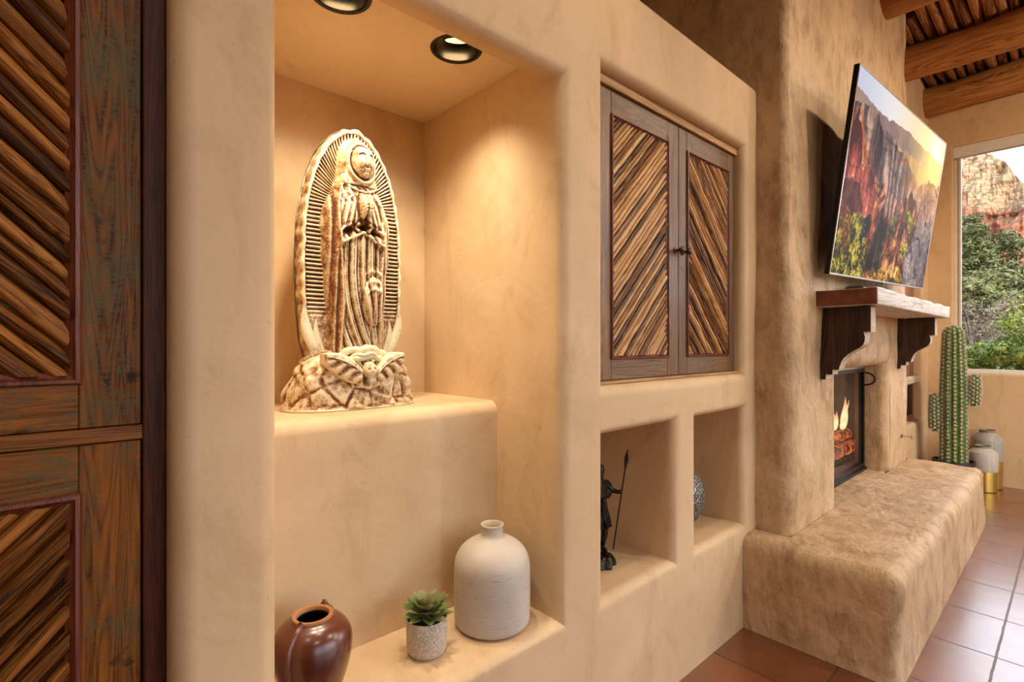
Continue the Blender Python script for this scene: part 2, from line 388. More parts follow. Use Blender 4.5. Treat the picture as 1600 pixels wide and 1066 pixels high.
# floor tiles
m, nt, b = mat('terracotta_tile'); n = N(nt)
v = n.coord(loc=(-(2.826 - .2025*0) , .774, 0))
br = n.node('ShaderNodeTexBrick', offset=0.0, squash=1.0)
br.inputs['Scale'].default_value = 1.0; br.inputs['Brick Width'].default_value = .405; br.inputs['Row Height'].default_value = .405
br.inputs['Mortar Size'].default_value = .0045; br.inputs['Mortar Smooth'].default_value = .1; br.inputs['Bias'].default_value = 0
wob = n.node('ShaderNodeTexNoise'); wob.inputs['Scale'].default_value = 14; wob.inputs['Detail'].default_value = 4
n.L(v, wob.inputs['Vector'])
vm = n.node('ShaderNodeVectorMath', operation='SCALE'); n.L(wob.outputs[1], vm.inputs[0]); vm.inputs[3].default_value = .006
va = n.node('ShaderNodeVectorMath', operation='ADD'); n.L(v, va.inputs[0]); n.L(vm.outputs[0], va.inputs[1]); n.L(va.outputs[0], br.inputs['Vector'])
br.inputs['Color1'].default_value = (.17, .040, .008, 1); br.inputs['Color2'].default_value = (.23, .062, .016, 1); br.inputs['Mortar'].default_value = (.12, .055, .025, 1)
cl = n.ramp(n.noise(v, 5, 6, .6, .5), [(.3, .62), (.7, 1.15)])
n.L(n.mix(1.0, br.outputs[0], cl, 'MULTIPLY'), b.inputs['Base Color'])
n.L(n.ramp(n.noise(v, 9, 5), [(.3, .36), (.7, .46)]), b.inputs['Roughness']); n.L(n.math('SUBTRACT', 1.0, br.outputs[1]), b.inputs['Coat Weight']); b.inputs['Coat Roughness'].default_value = .22; b.inputs['Coat IOR'].default_value = 1.8
hb = n.math('ADD', n.math('MULTIPLY', n.math('SUBTRACT', 1.0, br.outputs[1]), 1.0), n.math('MULTIPLY', n.noise(v, 30, 5), .12))
n.L(n.bump(hb, .5, .006), b.inputs['Normal'])
slab('floor', (-3.3, 6.45, -5.2, 1.05, -.1, 0), m)

# ------------------------------------------------------------------ vigas and latillas
for k, (vx, lab) in enumerate(((4.09, 'ceiling log beam ending on the chimney breast above the television'), (5.18, 'middle ceiling log beam, behind the chimney corner'), (6.13, 'ceiling log beam farthest away, lying along the window wall'))):
    bm = bmesh.new(); y0 = -.10 if k == 0 else (0.0)
    pts = [(vx + .012*math.sin(j*.9+k), y0 - j*.25, 3.535 + .01*math.sin(j*1.3+k*2)) for j in range(21)]
    tube(bm, pts, [.130 + .006*math.sin(j*2.1+k) for j in range(21)], 28)
    o = tag(obj('ceiling_beam', bm, M_VIGA, smooth=50), lab, 'beam', 'round log beams of the ceiling')
lat_i = 0
for j in range(30):
    y = -.09 - j*.068
    if j < 1: x0 = 4.75
    else: x0 = 3.3
    bm = bmesh.new(); ph = random.random()*9
    n_ = 14; xs_ = [x0 + (6.24-x0)*i/(n_-1) for i in range(n_)]
    if y > -.16: xs_ = [4.75 + (6.24-4.75)*i/(n_-1) for i in range(n_)]
    tube(bm, [(x, y + .006*math.sin(x*3+ph), 3.70 + .005*math.sin(x*4.3+ph)) for x in xs_], [.033+.004*math.sin(x*5+ph) for x in xs_], 10)
    paint_wood(bm, bm.faces, random.uniform(.1, .9), 0)
    tag(obj('ceiling_stick', bm, M_LAT, smooth=50), 'slim peeled pole laid across the log beams of the ceiling', 'ceiling pole', 'peeled poles laid across the ceiling beams')

# ------------------------------------------------------------------ doors with diagonal sticks
def stick_panel(x0, x1, z0, z1, yb, sign, w=.021, rise=.019):
    bm = bmesh.new(); lay = bm.loops.layers.float_color.new('wood')
    cx, cz = (x0+x1)/2, (z0+z1)/2; L = math.hypot(x1-x0, z1-z0)
    d = Vector((1, 0, sign)).normalized(); nn = Vector((-sign, 0, 1)).normalized()
    half = (abs((x1-x0)/2*nn.x) + abs((z1-z0)/2*nn.z)) + w
    q = -half
    while q < half:
        ww = w*random.uniform(.72, 1.25); rr = rise*random.uniform(.75, 1.2); ph = random.random()*20; q += ww/2
        rings = []; sco = {}; ns = int(L/.03)+2
        for i in range(ns):
            s = -L/2 + L*i/(ns-1); c = Vector((cx, 0, cz)) + d*s + nn*(q + .0018*noise.noise(Vector((s*9, ph, 0))))
            rw = 1 + .16*noise.noise(Vector((s*16, ph, 3)))
            ring = []
            for k in range(7):
                a = PI*k/6
                rk = 1 + .12*noise.noise(Vector((s*20, ph+k*1.7, 9)))
                p = c + nn*(ww*.49*math.cos(a)*rw) ; p.y = yb - rr*math.sin(a)**.8*rw*rk
                vv = bm.verts.new(p); sco[vv] = (s+ph, q+ww*.7*a); ring.append(vv)
            rings.append(ring)
        tone = random.random()
        for a_, b_ in zip(rings, rings[1:]):
            for k in range(6):
                f = bm.faces.new((a_[k], a_[k+1], b_[k+1], b_[k]))
                for l in f.loops: l[lay] = (sco[l.vert][0], sco[l.vert][1], tone, 1)
        q += ww/2
    for co, no in (((x0,0,0),(-1,0,0)), ((x1,0,0),(1,0,0)), ((0,0,z0),(0,0,-1)), ((0,0,z1),(0,0,1))):
        bmesh.ops.bisect_plane(bm, geom=list(bm.verts)+list(bm.edges)+list(bm.faces), plane_co=co, plane_no=no, clear_outer=True)
    # backing board
    paint_wood(bm, box(bm, x0, x1, yb-.001, yb+.004, z0, z1), 0.0, 0)
    return bm
def build_door(parent, x0, x1, z0, z1, y, sl, sr, rb, rt, sign, md, ms, mm, mw=.014, w=.021, name='door'):
    """door whose front face lies at y; stiles sl, sr, rails rb, rt"""
    th = .024; bm = bmesh.new(); bm.loops.layers.float_color.new('wood')
    def piece(a0, a1, c0, c1, gx):
        tmp = box(bm, a0, a1, y, y+th, c0, c1); paint_wood(bm, tmp, random.uniform(.3, .7), gx)
        r = bmesh.ops.bevel(bm, geom=list({e for f in tmp for e in f.edges}), offset=.0016, segments=1, affect='EDGES')
    g = .0006
    piece(x0, x0+sl, z0, z1, 0); piece(x1-sr, x1, z0, z1, 0)
    piece(x0+sl+g, x1-sr-g, z0, z0+rb, 1); piece(x0+sl+g, x1-sr-g, z1-rt, z1, 1)
    d = obj(name, bm, md, parent)
    px0, px1, pz0, pz1 = x0+sl, x1-sr, z0+rb, z1-rt
    bm = bmesh.new()
    def frame(bm, a0, a1, c0, c1, w_, prof):
        rings = []
        for off, yy in prof:
            rings.append([bm.verts.new(p) for p in ((a0+off, yy, c0+off), (a1-off, yy, c0+off), (a1-off, yy, c1-off), (a0+off, yy, c1-off))])
        for A, B in zip(rings, rings[1:]):
            for k in range(4): bm.faces.new((A[k], A[(k+1) % 4], B[(k+1) % 4], B[k]))
    e = mw
    frame(bm, px0-.004, px1+.004, pz0-.004, pz1+.004, e, [(0, y+.004), (0, y-.004), (.003, y-.0075), (e*.45, y-.008), (e*.6, y-.004), (e*.75, y-.002), (e+.003, y+.004), (e+.004, y+.018)])
    obj('moulding', bm, mm, d, 25)
    obj('stick_panel', stick_panel(px0+e*.6, px1-e*.6, pz0+e*.6, pz1-e*.6, y+.016, sign, w), ms, d, 50)
    return d

# wall cabinet with two doors
cab = thing('wall_cabinet', 'recessed two-door wall cabinet of grey barn wood with diagonal stick panels', 'cabinet')
DY = .048
for zz in ((2.112, 2.141, .012), (1.128, 1.138, .016)): bbox_obj('frame_strip', (1.302, 2.308, DY-zz[2], DY+.03, zz[0], zz[1]), M_PINE, cab, .0015, 1)
d1 = build_door(cab, 1.306, 1.822, 1.140, 2.110, DY, .088, .078, .072, .082, +1, M_RCAB, M_RSTICK, M_MOULD, w=.0175)
d2 = build_door(cab, 1.826, 2.304, 1.140, 2.110, DY, .062, .064, .072, .082, -1, M_RCAB, M_RSTICK, M_MOULD, w=.0175)
bm = bmesh.new(); box(bm, 1.303, 2.307, DY+.032, .39, 1.13, 2.14); obj('carcass', bm, M_JAMB, cab)
for d, kx in ((d1, 1.797), (d2, 1.852)):
    bm = bmesh.new()
    prof = [(.004, 0), (.012, .001), (.012, .003), (.005, .006), (.0045, .016), (.008, .020), (.0125, .026), (.0135, .031), (.011, .037), (.005, .0405), (.0005, .041)]
    lathe(bm, prof, 24); bmesh.ops.rotate(bm, verts=bm.verts, matrix=Matrix.Rotation(PI/2, 3, 'X'))
    bmesh.ops.translate(bm, verts=bm.verts, vec=(kx, DY, 1.622))
    obj('knob', bm, M_BRASS, d, True)
# left cabinet (seen at the frame's left edge)
lc = thing('tall_cabinet', 'tall orange barn wood cabinet with scraped green paint at the left edge', 'cabinet')
LY = .06
for a0, a1 in ((.1165, .149), (-.478, -.446)): bbox_obj('jamb', (a0, a1, LY-.006, LY+.05, .122, 2.14), M_JAMB, lc, .002, 1)
M_RAIL = woodmat('rail_wood', (.07, .02, .004), (.17, .055, .010), (.26, .095, .02), axis='x', rough=.4)
for c0, c1 in ((1.102, 1.1255), (2.11, 2.14), (.122, .15)): bbox_obj('rail', (-.446, .1165, LY-.003, LY+.04, c0, c1), M_RAIL, lc, .001, 1)
build_door(lc, -.444, .1145, 1.127, 2.108, LY, .078, .080, .074, .09, -1, M_LCAB, M_LSTICK, M_MOULD, mw=.018, w=.027)
build_door(lc, -.444, .1145, .152, 1.100, LY, .078, .080, .074, .078, +1, M_LCAB, M_LSTICK, M_MOULD, mw=.018, w=.027)
bm = bmesh.new(); box(bm, -.477, .148, LY+.052, .39, .123, 2.139); obj('carcass', bm, M_JAMB, lc)
#MARK2

# ------------------------------------------------------------------ statue in the niche
def patina(name, amt=.5, fig=False):
    m, nt, b = mat(name); n = N(nt); v = n.coord()
    a1 = n.noise(v, 32, 8, .78, .5); a2 = n.noise(v, 190, 4, .75)
    ge = n.node('ShaderNodeNewGeometry')
    f = n.math('ADD', n.math('MULTIPLY', a1, .55), n.math('MULTIPLY', a2, .30))
    if fig:
        sx = n.node('ShaderNodeSeparateXYZ'); n.L(v, sx.inputs[0])
        mant = n.math('MULTIPLY', n.math('ADD', sx.outputs[0], .052), -60, True)
        f = n.math('SUBTRACT', f, n.math('MULTIPLY', mant, .060))
        cz = n.math('ABSOLUTE', n.math('SUBTRACT', n.math('SUBTRACT', .541, n.math('MULTIPLY', n.math('POWER', n.math('ABSOLUTE', sx.outputs[0]), 2.0), 5.0)), sx.outputs[2]))
        cx = n.math('ABSOLUTE', sx.outputs[0])
        cuff = n.math('MULTIPLY', n.math('MULTIPLY', n.math('SUBTRACT', .017, cz), 200, True), n.math('MULTIPLY', n.math('SUBTRACT', .062, cx), 100, True))
        f = n.math('SUBTRACT', f, n.math('MULTIPLY', cuff, .13))
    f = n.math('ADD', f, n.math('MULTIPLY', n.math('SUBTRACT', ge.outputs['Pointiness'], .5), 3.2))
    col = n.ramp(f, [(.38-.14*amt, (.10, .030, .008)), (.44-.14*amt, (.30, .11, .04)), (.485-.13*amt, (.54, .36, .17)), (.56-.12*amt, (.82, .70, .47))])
    n.L(col, b.inputs['Base Color']); b.inputs['Roughness'].default_value = .42; b.inputs['Metallic'].default_value = .12
    n.L(n.bump(n.math('ADD', a1, n.math('MULTIPLY', a2, .4)), .35, .003), b.inputs['Normal'])
    return m
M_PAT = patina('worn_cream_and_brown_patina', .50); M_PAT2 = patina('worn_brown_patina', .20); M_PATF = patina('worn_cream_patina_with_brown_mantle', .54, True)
SX, SY = .688, .49
statue = thing('statue', 'carved praying robed woman in a rayed halo, standing on the niche ledge', 'statue', (SX, SY, 1.0735))
def sm(e0, e1, x):
    t = min(1, max(0, (x-e0)/(e1-e0))); return t*t*(3-2*t)
def interp(tab, z):
    if z <= tab[0][0]: return tab[0][1]
    for (a, p), (b_, q) in zip(tab, tab[1:]):
        if z <= b_:
            t = (z-a)/(b_-a); return p + (q-p)*t
    return tab[-1][1]
# halo slab: strip across an outline
HW = [(.14, .140), (.20, .158), (.30, .168), (.42, .172), (.54, .168), (.62, .155), (.69, .136), (.745, .114), (.79, .085), (.822, .052), (.838, .026), (.845, 0.0)]
out = []
for i in range(0, 401):
    z = .14 + (.845-.14)*(math.sin(i/400*PI/2))
    out.append((-interp(HW, z)*.935, z))
ol = out + [(-x, z) for x, z in reversed(out[:-1])]
# resample by arc length
cum = [0]
for p, q in zip(ol, ol[1:]): cum.append(cum[-1] + math.hypot(q[0]-p[0], q[1]-p[1]))
NS = 900; pts = []; j = 0
for i in range(NS+1):
    s_ = cum[-1]*i/NS
    while j < len(cum)-2 and cum[j+1] < s_: j += 1
    t_ = (s_-cum[j])/max(1e-9, cum[j+1]-cum[j]); pts.append((ol[j][0]+(ol[j+1][0]-ol[j][0])*t_, ol[j][1]+(ol[j+1][1]-ol[j][1])*t_))
# smooth
for _ in range(40): pts = [pts[0]] + [((a[0]+2*b_[0]+c[0])/4, (a[1]+2*b_[1]+c[1])/4) for a, b_, c in zip(pts, pts[1:], pts[2:])] + [pts[-1]]
bm = bmesh.new(); rows = []
RS = [-.04, 0, .010, .02, .04, .06, .075, .09, .11, .13, .15, .17, .22, .28, .34, .40, .44, .46, .50, .60, .75, 1.0]
for i, (px, pz) in enumerate(pts):
    s_ = cum[-1]*i/NS; cz = min(max(pz, .16), .60); cxx = 0.0
    if pz > .60: cz = .60 
    row = []
    sc_ = 1 + .010*math.sin(s_*2*PI/.045) + .014*noise.noise(Vector((s_*22, 0, 4)))
    if pz < .3: sc_ = 1 + (sc_-1)*.6
    for r in RS:
        rr = (1-max(r, 0))
        x = cxx + (px-cxx)*rr*sc_ if r < .075 else cxx + (px-cxx)*rr
        z = cz + (pz-cz)*rr*(sc_ if r < .075 else 1)
        if r < 0: y = .030
        else:
            y = -.004 - .010*sm(0, .02, r)
            y -= .005*(sm(.01, .03, r) - sm(.055, .08, r)) * (1+.4*math.sin(s_*2*PI/.055+.6))
            rib = (sm(.075, .095, r) - sm(.41, .46, r)) * sm(.25, .33, pz)
            y += rib*(.0040*math.cos(s_*2*PI/.0125) + .003)
            y += .006*sm(.45, .6, r)
        row.append(bm.verts.new((x, y, z)))
    rows.append(row)
for A, B in zip(rows, rows[1:]):
    for k in range(len(RS)-1): bm.faces.new((A[k], A[k+1], B[k+1], B[k]))
bk = [r[0] for r in rows]
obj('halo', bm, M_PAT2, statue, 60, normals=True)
bm = bmesh.new(); bv = [bm.verts.new((p.x, .030, p.z)) for p in [v for v in [Vector((a*1.03, 0, .5+(b_-.5)*1.02)) for a, b_ in pts[::6]]]]
bv2 = [bm.verts.new((v.co.x*.97, .040, .5+(v.co.z-.5)*.98)) for v in bv]
bm.faces.new(bv2)
for k in range(len(bv)-1): bm.faces.new((bv[k], bv[k+1], bv2[k+1], bv2[k]))
obj('halo_back', bm, M_PAT2, statue)
# figure: height field over its silhouette
FW = [(.10, .100), (.17, .094), (.24, .088), (.33, .094), (.44, .104), (.53, .108), (.585, .102), (.62, .086), (.65, .068), (.69, .061), (.74, .058), (.775, .050), (.797, .034), (.806, .020), (.812, 0.0)]
def blob(x, z, cx, cz, rx, rz, h):
    d = ((x-cx)/rx)**2 + ((z-cz)/rz)**2
    return h*math.sqrt(1-d) if d < 1 else 0
def ridge(d, w, h): return h*math.exp(-(d/w)**2)
def fig_depth(x, z, u):
    D = interp([(.10, .050), (.3, .060), (.5, .066), (.6, .056), (.66, .046), (.755, .044), (.812, .012)], z)
    y = D*(max(0, 1-abs(u)**2.6))**.55
    # mantle folds at the sides
    side = sm(.055, .075, abs(x+.0)) * (1-sm(.60, .66, z))
    y += side*.0035*math.sin(abs(x)*2*PI/.019 + z*6 + (2 if x > 0 else 0))
    inner = 1 - side
    # edge of the open mantle
    e = interp([(.17, .062), (.30, .055), (.44, .062), (.56, .070), (.60, .066), (.66, .052)], z)
    if z < .66:
        y += ridge(x+e, .006, .010) + ridge(x-e, .006, .010)
        if abs(x) < e and z < .66: y -= .005
    # tunic folds
    if z < .56 and abs(x) < e:
        a = sm(.56, .50, z) * sm(e, e*.7, abs(x))
        k = x - .22*(.42-z)**2*(4 if z < .42 else 0)*(1 if x < .03 else .4) + .05*(z-.42)*x*10
        y += a*(.0062*math.cos(2*PI*k/.027) + .0016*math.cos(2*PI*k/.0105+1))
        # bent knee with crosswise drapery
        y += blob(x, z, .036, .315, .036, .075, .020)
        for q, zz in enumerate((.405, .375, .350)): y += ridge((z - zz + 2.2*(x-.036)**2*8), .007, .004)*sm(.034, .018, abs(x-.036))
    # sleeves: two hanging arches meeting at the hands
    if .44 < z < .64:
        for sgn in (-1, 1):
            y += blob(x, z, sgn*.036, .580, .040, .062, .005)
            y += ridge(z-(.535 - .55*abs(x-sgn*.036)), .006, .010)*sm(.075, .06, abs(x))*(1-sm(.07, .085, abs(x)))
            y += blob(x, z, sgn*.058, .50, .013, .032, .012)
        arch = z - (.548 - 5.0*(x-.004)**2)
        y -= ridge(arch+.018, .0115, .028)*sm(.068, .052, abs(x))
    if .60 < z < .66: y += .003*math.cos(2*PI*(x+.3*(z-.6))/.020)*sm(.60, .615, z)*sm(.66, .645, z)
    if .50 < z < .62: y += .0025*math.cos(2*PI*(abs(x-.004)+.25*(z-.5))/.017)*sm(.020, .028, abs(x-.004))*sm(.085, .07, abs(x))
    # praying hands
    for sgn in (-1, 1):
        y += blob(x, z, .004+sgn*.0085, .592, .0095, .042, .040)
        for q in range(4): y += ridge(z - (.571+q*.010 + (x-.004)*sgn*.7), .0024, .003) * sm(.019, .014, abs(x-.004))
        y += blob(x, z, .004+sgn*.017, .531, .009, .014, .024)
    y -= ridge(x-.004, .0018, .008)*(sm(.555, .57, z)-sm(.618, .63, z))
    # head and veil
    x = (x-.008)/1.13+.006; z = z-.013
    dx, dz = x-.006, z-.715
    y += blob(x, z, .006, .716, .033, .050, .034)
    rr = math.hypot(dx/.040, dz/.060)
    if z > .645: y += ridge(rr-1.0, .10, .011)
    y += ridge(math.hypot(dx/.048, (z-.665)/.036)-1, .09, .006)*(1-sm(.668, .68, z))*sm(.60, .63, z)
    if rr < 1:
        y += ridge(dx, .0045, .0075)*(sm(.695, .705, z)-sm(.728, .735, z))*(1.35-(z-.695)*14)
        for sgn in (-1, 1):
            y -= blob(x, z, .006+sgn*.0125, .729, .009, .0065, .0055)
            y += blob(x, z, .006+sgn*.0125, .7275, .0062, .0035, .0038)
            y += ridge(z-(.738-abs(dx-sgn*.012)*.35), .0022, .002)*sm(.012, .006, abs(dx-sgn*.013))
            y += blob(x, z, .006+sgn*.017, .705, .011, .013, .003)
        y += blob(x, z, .006, .6885, .0075, .0028, .004); y += blob(x, z, .006, .6835, .006, .0028, .0038)
        y -= ridge(z-.6862, .0012, .0025)*sm(.010, .006, abs(dx))
        y += blob(x, z, .006, .673, .010, .008, .006)
        y -= ridge(z-(.757-dx*dx*9), .003, .003)
    return y
bm = bmesh.new(); NZ, NU = 330, 131; rows = []
for i in range(NZ+1):
    z = .10 + (.812-.10)*i/NZ; w = max(.0008, interp(FW, z)*(1+.02*math.sin(z*60)*(z < .62)))
    row = [bm.verts.new((0.002 - w, 0.004, z))]
    for k in range(NU):
        u = -1 + 2*k/(NU-1); x = 0.002 + u*w
        row.append(bm.verts.new((x, -.012 - fig_depth(x, z, u)*(1 if z > .11 else .9), z)))
    row.append(bm.verts.new((.002 + w, .004, z))); rows.append(row)
for A, B in zip(rows, rows[1:]):
    for k in range(len(A)-1): bm.faces.new((A[k], A[k+1], B[k+1], B[k]))
bmesh.ops.smooth_vert(bm, verts=bm.verts, factor=.3, use_axis_x=False, use_axis_y=True, use_axis_z=False)
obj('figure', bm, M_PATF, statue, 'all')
# rocky base
def base_r(a, h):
    c, s = math.cos(a), math.sin(a); ax, ay = (.209 if c < 0 else .196), (.108 if s < 0 else .07)
    p = 2.6; r = (abs(c/ax)**p + abs(s/ay)**p)**(-1/p)
    return r
bm = bmesh.new(); rows = []; NA = 220; NH = 60
for i in range(NH+1):
    h = i/NH; row = []
    for k in range(NA):
        a = 2*PI*k/NA; s_ = math.sin(a); c_ = math.cos(a)
        top = .172 - .075*math.exp(-((c_*.2)/.085)**2)*(1 if s_ < .3 else 0)
        z = h*top
        f = 1 - .13*h - .22*h**3 - .22*h**8
        r = base_r(a, h)*f
        if h == 1: r *= .35
        P = Vector((c_*r, s_*r, z)); cell = noise.voronoi(P*17)[0]
        bump = -.008*math.exp(-((cell[1]-cell[0])/.22)**2) + .012*noise.noise(P*16) + .004*noise.noise(P*45)
        if i < 2: bump = .003
        r2 = r + bump*sm(0, .1, h)
        row.append(bm.verts.new((c_*r2, s_*r2, z)))
    rows.append(row)
for A, B in zip(rows, rows[1:]):
    for k in range(NA): bm.faces.new((A[k], A[(k+1) % NA], B[(k+1) % NA], B[k]))
bm.faces.new(rows[0][::-1]); bm.faces.new(rows[-1])
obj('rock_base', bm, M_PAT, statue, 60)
# cherub, wings, robe hem and crescent on the base
bm = bmesh.new()
def ell(bm, c, r, seg=24):
    m_ = bmesh.ops.create_uvsphere(bm, u_segments=seg, v_segments=seg//2, radius=1)
    for v in m_['verts']: v.co = Vector(c) + Vector((v.co.x*r[0], v.co.y*r[1], v.co.z*r[2]))
    return m_['verts']
vs = ell(bm, (0, 0, 0), (.021, .022, .024), 40)
for v in vs:
    x, y, z = v.co
    if y < 0:
        dy = ridge(x, .004, .004)*(sm(-.008, -.004, z)-sm(.003, .006, z))
        for sgn in (-1, 1): dy -= blob(x, z, sgn*.008, .004, .005, .004, .004); dy += blob(x, z, sgn*.010, -.006, .007, .006, .0025)
        dy += blob(x, z, 0, -.011, .005, .0025, .003); v.co.y -= dy
    if z > .008: v.co += Vector((x, y, z)).normalized()*.003*noise.noise(Vector((x, y, z))*130)
bmesh.ops.translate(bm, verts=bm.verts, vec=(.004, -.105, .112))
obj('cherub_head', bm, M_PAT, statue, 'all')
for sgn in (-1, 1):
    bm = bmesh.new(); nx, nz = 60, 26; rows = []
    for i in range(nx+1):
        t = i/nx; row = []
        x = sgn*(.020 + .105*t); zc_ = .088 + .058*t**.8; hw = .012 + .024*math.sin(PI*min(1, t*.85+.12))
        yb = -.112 + .020*t
        for k in range(nz+1):
            q = k/nz*2-1
            th = .011*(1-abs(q)**3)**.5 + .0028*math.sin((t*11 + q*2.5)*2.2)*(1 if q < .3 else 0) + (.004 if q > .45 else 0)
            row.append(bm.verts.new((x, yb - th*sm(0, .08, t)*sm(1.0, .93, t), zc_ + hw*q)))
        rows.append(row)
    for A, B in zip(rows, rows[1:]):
        for k in range(nz): bm.faces.new((A[k], A[k+1], B[k+1], B[k]))
    r = bmesh.ops.extrude_face_region(bm, geom=list(bm.faces)); 
    for v in [g for g in r['geom'] if isinstance(g, bmesh.types.BMVert)]: v.co.y += .03
    obj('wing', bm, M_PAT, statue, 60)
for nm, z0_, hw_, sag, ra, yy in (('robe_hem', .172, .090, -.026, .012, -.086), ('robe_hem', .150, .096, -.034, .009, -.098), ('robe_hem', .158, .065, -.018, .006, -.104)):
    bm = bmesh.new(); P = []
    for i in range(41):
        t = i/40*2-1; P.append((hw_*t, yy + .028*t*t, z0_ + sag*t*t + .003*math.sin(t*9)))
    tube(bm, P, [ra*(1-.55*abs(i/20-1)**3)*(1+.1*math.sin(i)) for i in range(41)], 12)
    obj(nm, bm, M_PAT, statue, 'all')
bm = bmesh.new()
for k in range(16):
    a = 2*PI*k/16; tube(bm, [(.004, -.123, .082), (.004+.015*math.cos(a), -.120, .082+.015*math.sin(a))], [.0016, .0007], 5)
obj('flower_rays', bm, M_PAT, statue)
for sgn in (-1, 1):      # leaf-like flares beside the hem
    for q, (x0_, x1_, z1_, w_) in enumerate(((.098, .150, .30, .016), (.088, .118, .26, .010))):
        bm = bmesh.new(); P = []; R = []
        for i in range(31):
            t = i/30; P.append((sgn*(x0_+(x1_-x0_)*math.sin(t*PI*.62)), -.026+.008*t, .135 + (z1_-.135)*t)); R.append(w_*math.sin(PI*min(1, .12+t*.88))**.8+.0008)
        tube(bm, P, R, 12)
        for v in bm.verts: v.co.y = -.018 + (v.co.y+.026)*.45
        obj('flare', bm, M_PAT, statue, 'all')

# ------------------------------------------------------------------ objects on the niche floor
FZ = .452
# glazed urn with two fins
m, nt, b = mat('brown_glaze'); n = N(nt); v = n.coord()
n.L(n.ramp(n.noise(v, 9, 4), [(.3, (.065, .011, .004)), (.7, (.15, .030, .008))]), b.inputs['Base Color'])
b.inputs['Roughness'].default_value = .30; b.inputs['Coat Weight'].default_value = .6; b.inputs['Coat Roughness'].default_value = .22
M_GLAZE = m
M_RIM = simple('bare_clay_rim', (.42, .17, .06), .6)
M_INK = simple('dark_vase_inside', (.012, .008, .006), .8)
urn = thing('urn', 'glossy brown glazed urn with ridged side fins, standing left of the potted succulent', 'urn', (.432, .135, FZ), rz=math.radians(10))
UP = [(.040, 0), (.047, .003), (.050, .010), (.060, .045), (.073, .085), (.0815, .120), (.084, .145), (.082, .165), (.074, .183), (.060, .197), (.046, .204), (.0425, .207)]
def smooth_prof(P, n_=4):
    R_ = []
    for i in range(len(P)-1):
        p0, p1, p2, p3 = P[max(0, i-1)], P[i], P[i+1], P[min(len(P)-1, i+2)]
        for k in range(n_):
            t = k/n_; R_.append(tuple(.5*((2*p1[j])+(-p0[j]+p2[j])*t+(2*p0[j]-5*p1[j]+4*p2[j]-p3[j])*t*t+(-p0[j]+3*p1[j]-3*p2[j]+p3[j])*t**3) for j in (0, 1)))
    R_.append(P[-1]); return R_
UPs = smooth_prof(UP)
bm = bmesh.new(); lathe(bm, UPs, 64, close=False); bm.faces.new([bm.verts[i] for i in range(63, -1, -1)]) if False else None
bmesh.ops.contextual_create(bm, geom=[e for e in bm.edges if e.is_boundary and e.verts[0].co.z < .001])
obj('body', bm, M_GLAZE, urn, True)
bm = bmesh.new(); lathe(bm, [(.0430, .2065), (.0434, .211), (.0425, .2128), (.0350, .2120), (.0335, .209), (.033, .204)], 64, close=False); obj('rim', bm, M_RIM, urn, True)
bm = bmesh.new(); lathe(bm, [(.0336, .208), (.034, .200), (.055, .180), (.070, .140), (.05, .03), (.001, .02)], 48, close=False); obj('inside', bm, M_INK, urn, True)
for az in (205, 28):
    bm = bmesh.new(); a = math.radians(az); outer = []; inner = []
    prof = [p for p in UPs if p[1] > .03]
    for i, (r, z) in enumerate(prof):
        t = i/(len(prof)-1); o_ = (.011 + .003*math.sin(t*13)) * sm(0, .12, t) + (.011*math.exp(-((t-.88)/.09)**2) if az == 28 else 0)
        nr, nz = (1, 0) if z < .15 else (max(.25, 1-(z-.15)/.055), (z-.15)/.055*.9)
        outer.append((r + nr*o_, z + nz*o_)); inner.append((r-.004, z))
    ct, st = math.cos(a), math.sin(a)
    for sd in (0,):
        A = []
        for i in range(len(prof)):
            row = []
            for q, (w_, f_) in enumerate(((-.0065, 0), (-.0055, .6), (-.003, .93), (0, 1), (.003, .93), (.0055, .6), (.0065, 0))):
                r_ = inner[i][0] + (outer[i][0]-inner[i][0])*f_; z_ = inner[i][1] + (outer[i][1]-inner[i][1])*f_
                row.append(bm.verts.new((r_*ct - w_*st, r_*st + w_*ct, z_)))
            A.append(row)
        for R1, R2 in zip(A, A[1:]):
            for k in range(6): bm.faces.new((R1[k], R1[k+1], R2[k+1], R2[k]))
        bm.faces.new(A[0]); bm.faces.new(A[-1])
    obj('handle', bm, M_GLAZE, urn, 60)

# potted succulent
m, nt, b = mat('pebbled_white_ceramic'); n = N(nt); v = n.coord((1, 1, .6))
vo = n.node('ShaderNodeTexVoronoi', feature='SMOOTH_F1'); vo.inputs['Scale'].default_value = 300; vo.inputs['Smoothness'].default_value = .2; n.L(v, vo.inputs[0])
n.L(n.ramp(vo.outputs[0], [(.15, (.82, .76, .70)), (.5, (.48, .40, .33))]), b.inputs['Base Color'])
n.L(n.bump(vo.outputs[0], .9, .003), b.inputs['Normal']); b.inputs['Roughness'].default_value = .4
M_PEB = m
ps = thing('potted_succulent', 'small green rosette succulent in a white pebbled round pot', 'plant', (.737, .150, FZ))
bm = bmesh.new(); lathe(bm, [(.001, 0), (.040, 0), (.046, .003), (.050, .010), (.0525, .022), (.0535, .06), (.0535, .092), (.0525, .0945), (.050, .093), (.049, .080), (.001, .079)], 56, close=False)
obj('pot', bm, M_PEB, ps, True)
bm = bmesh.new(); lathe(bm, [(.049, .0805), (.047, .084), (.001, .086)], 32, close=False); obj('soil', bm, simple('soil', (.03, .02, .012), .9, bump=1), ps)
m, nt, b = mat('succulent_leaf'); n = N(nt)
at = n.node('ShaderNodeVertexColor', layer_name='leaf'); sp_ = n.node('ShaderNodeSeparateColor'); n.L(at.outputs[0], sp_.inputs[0])
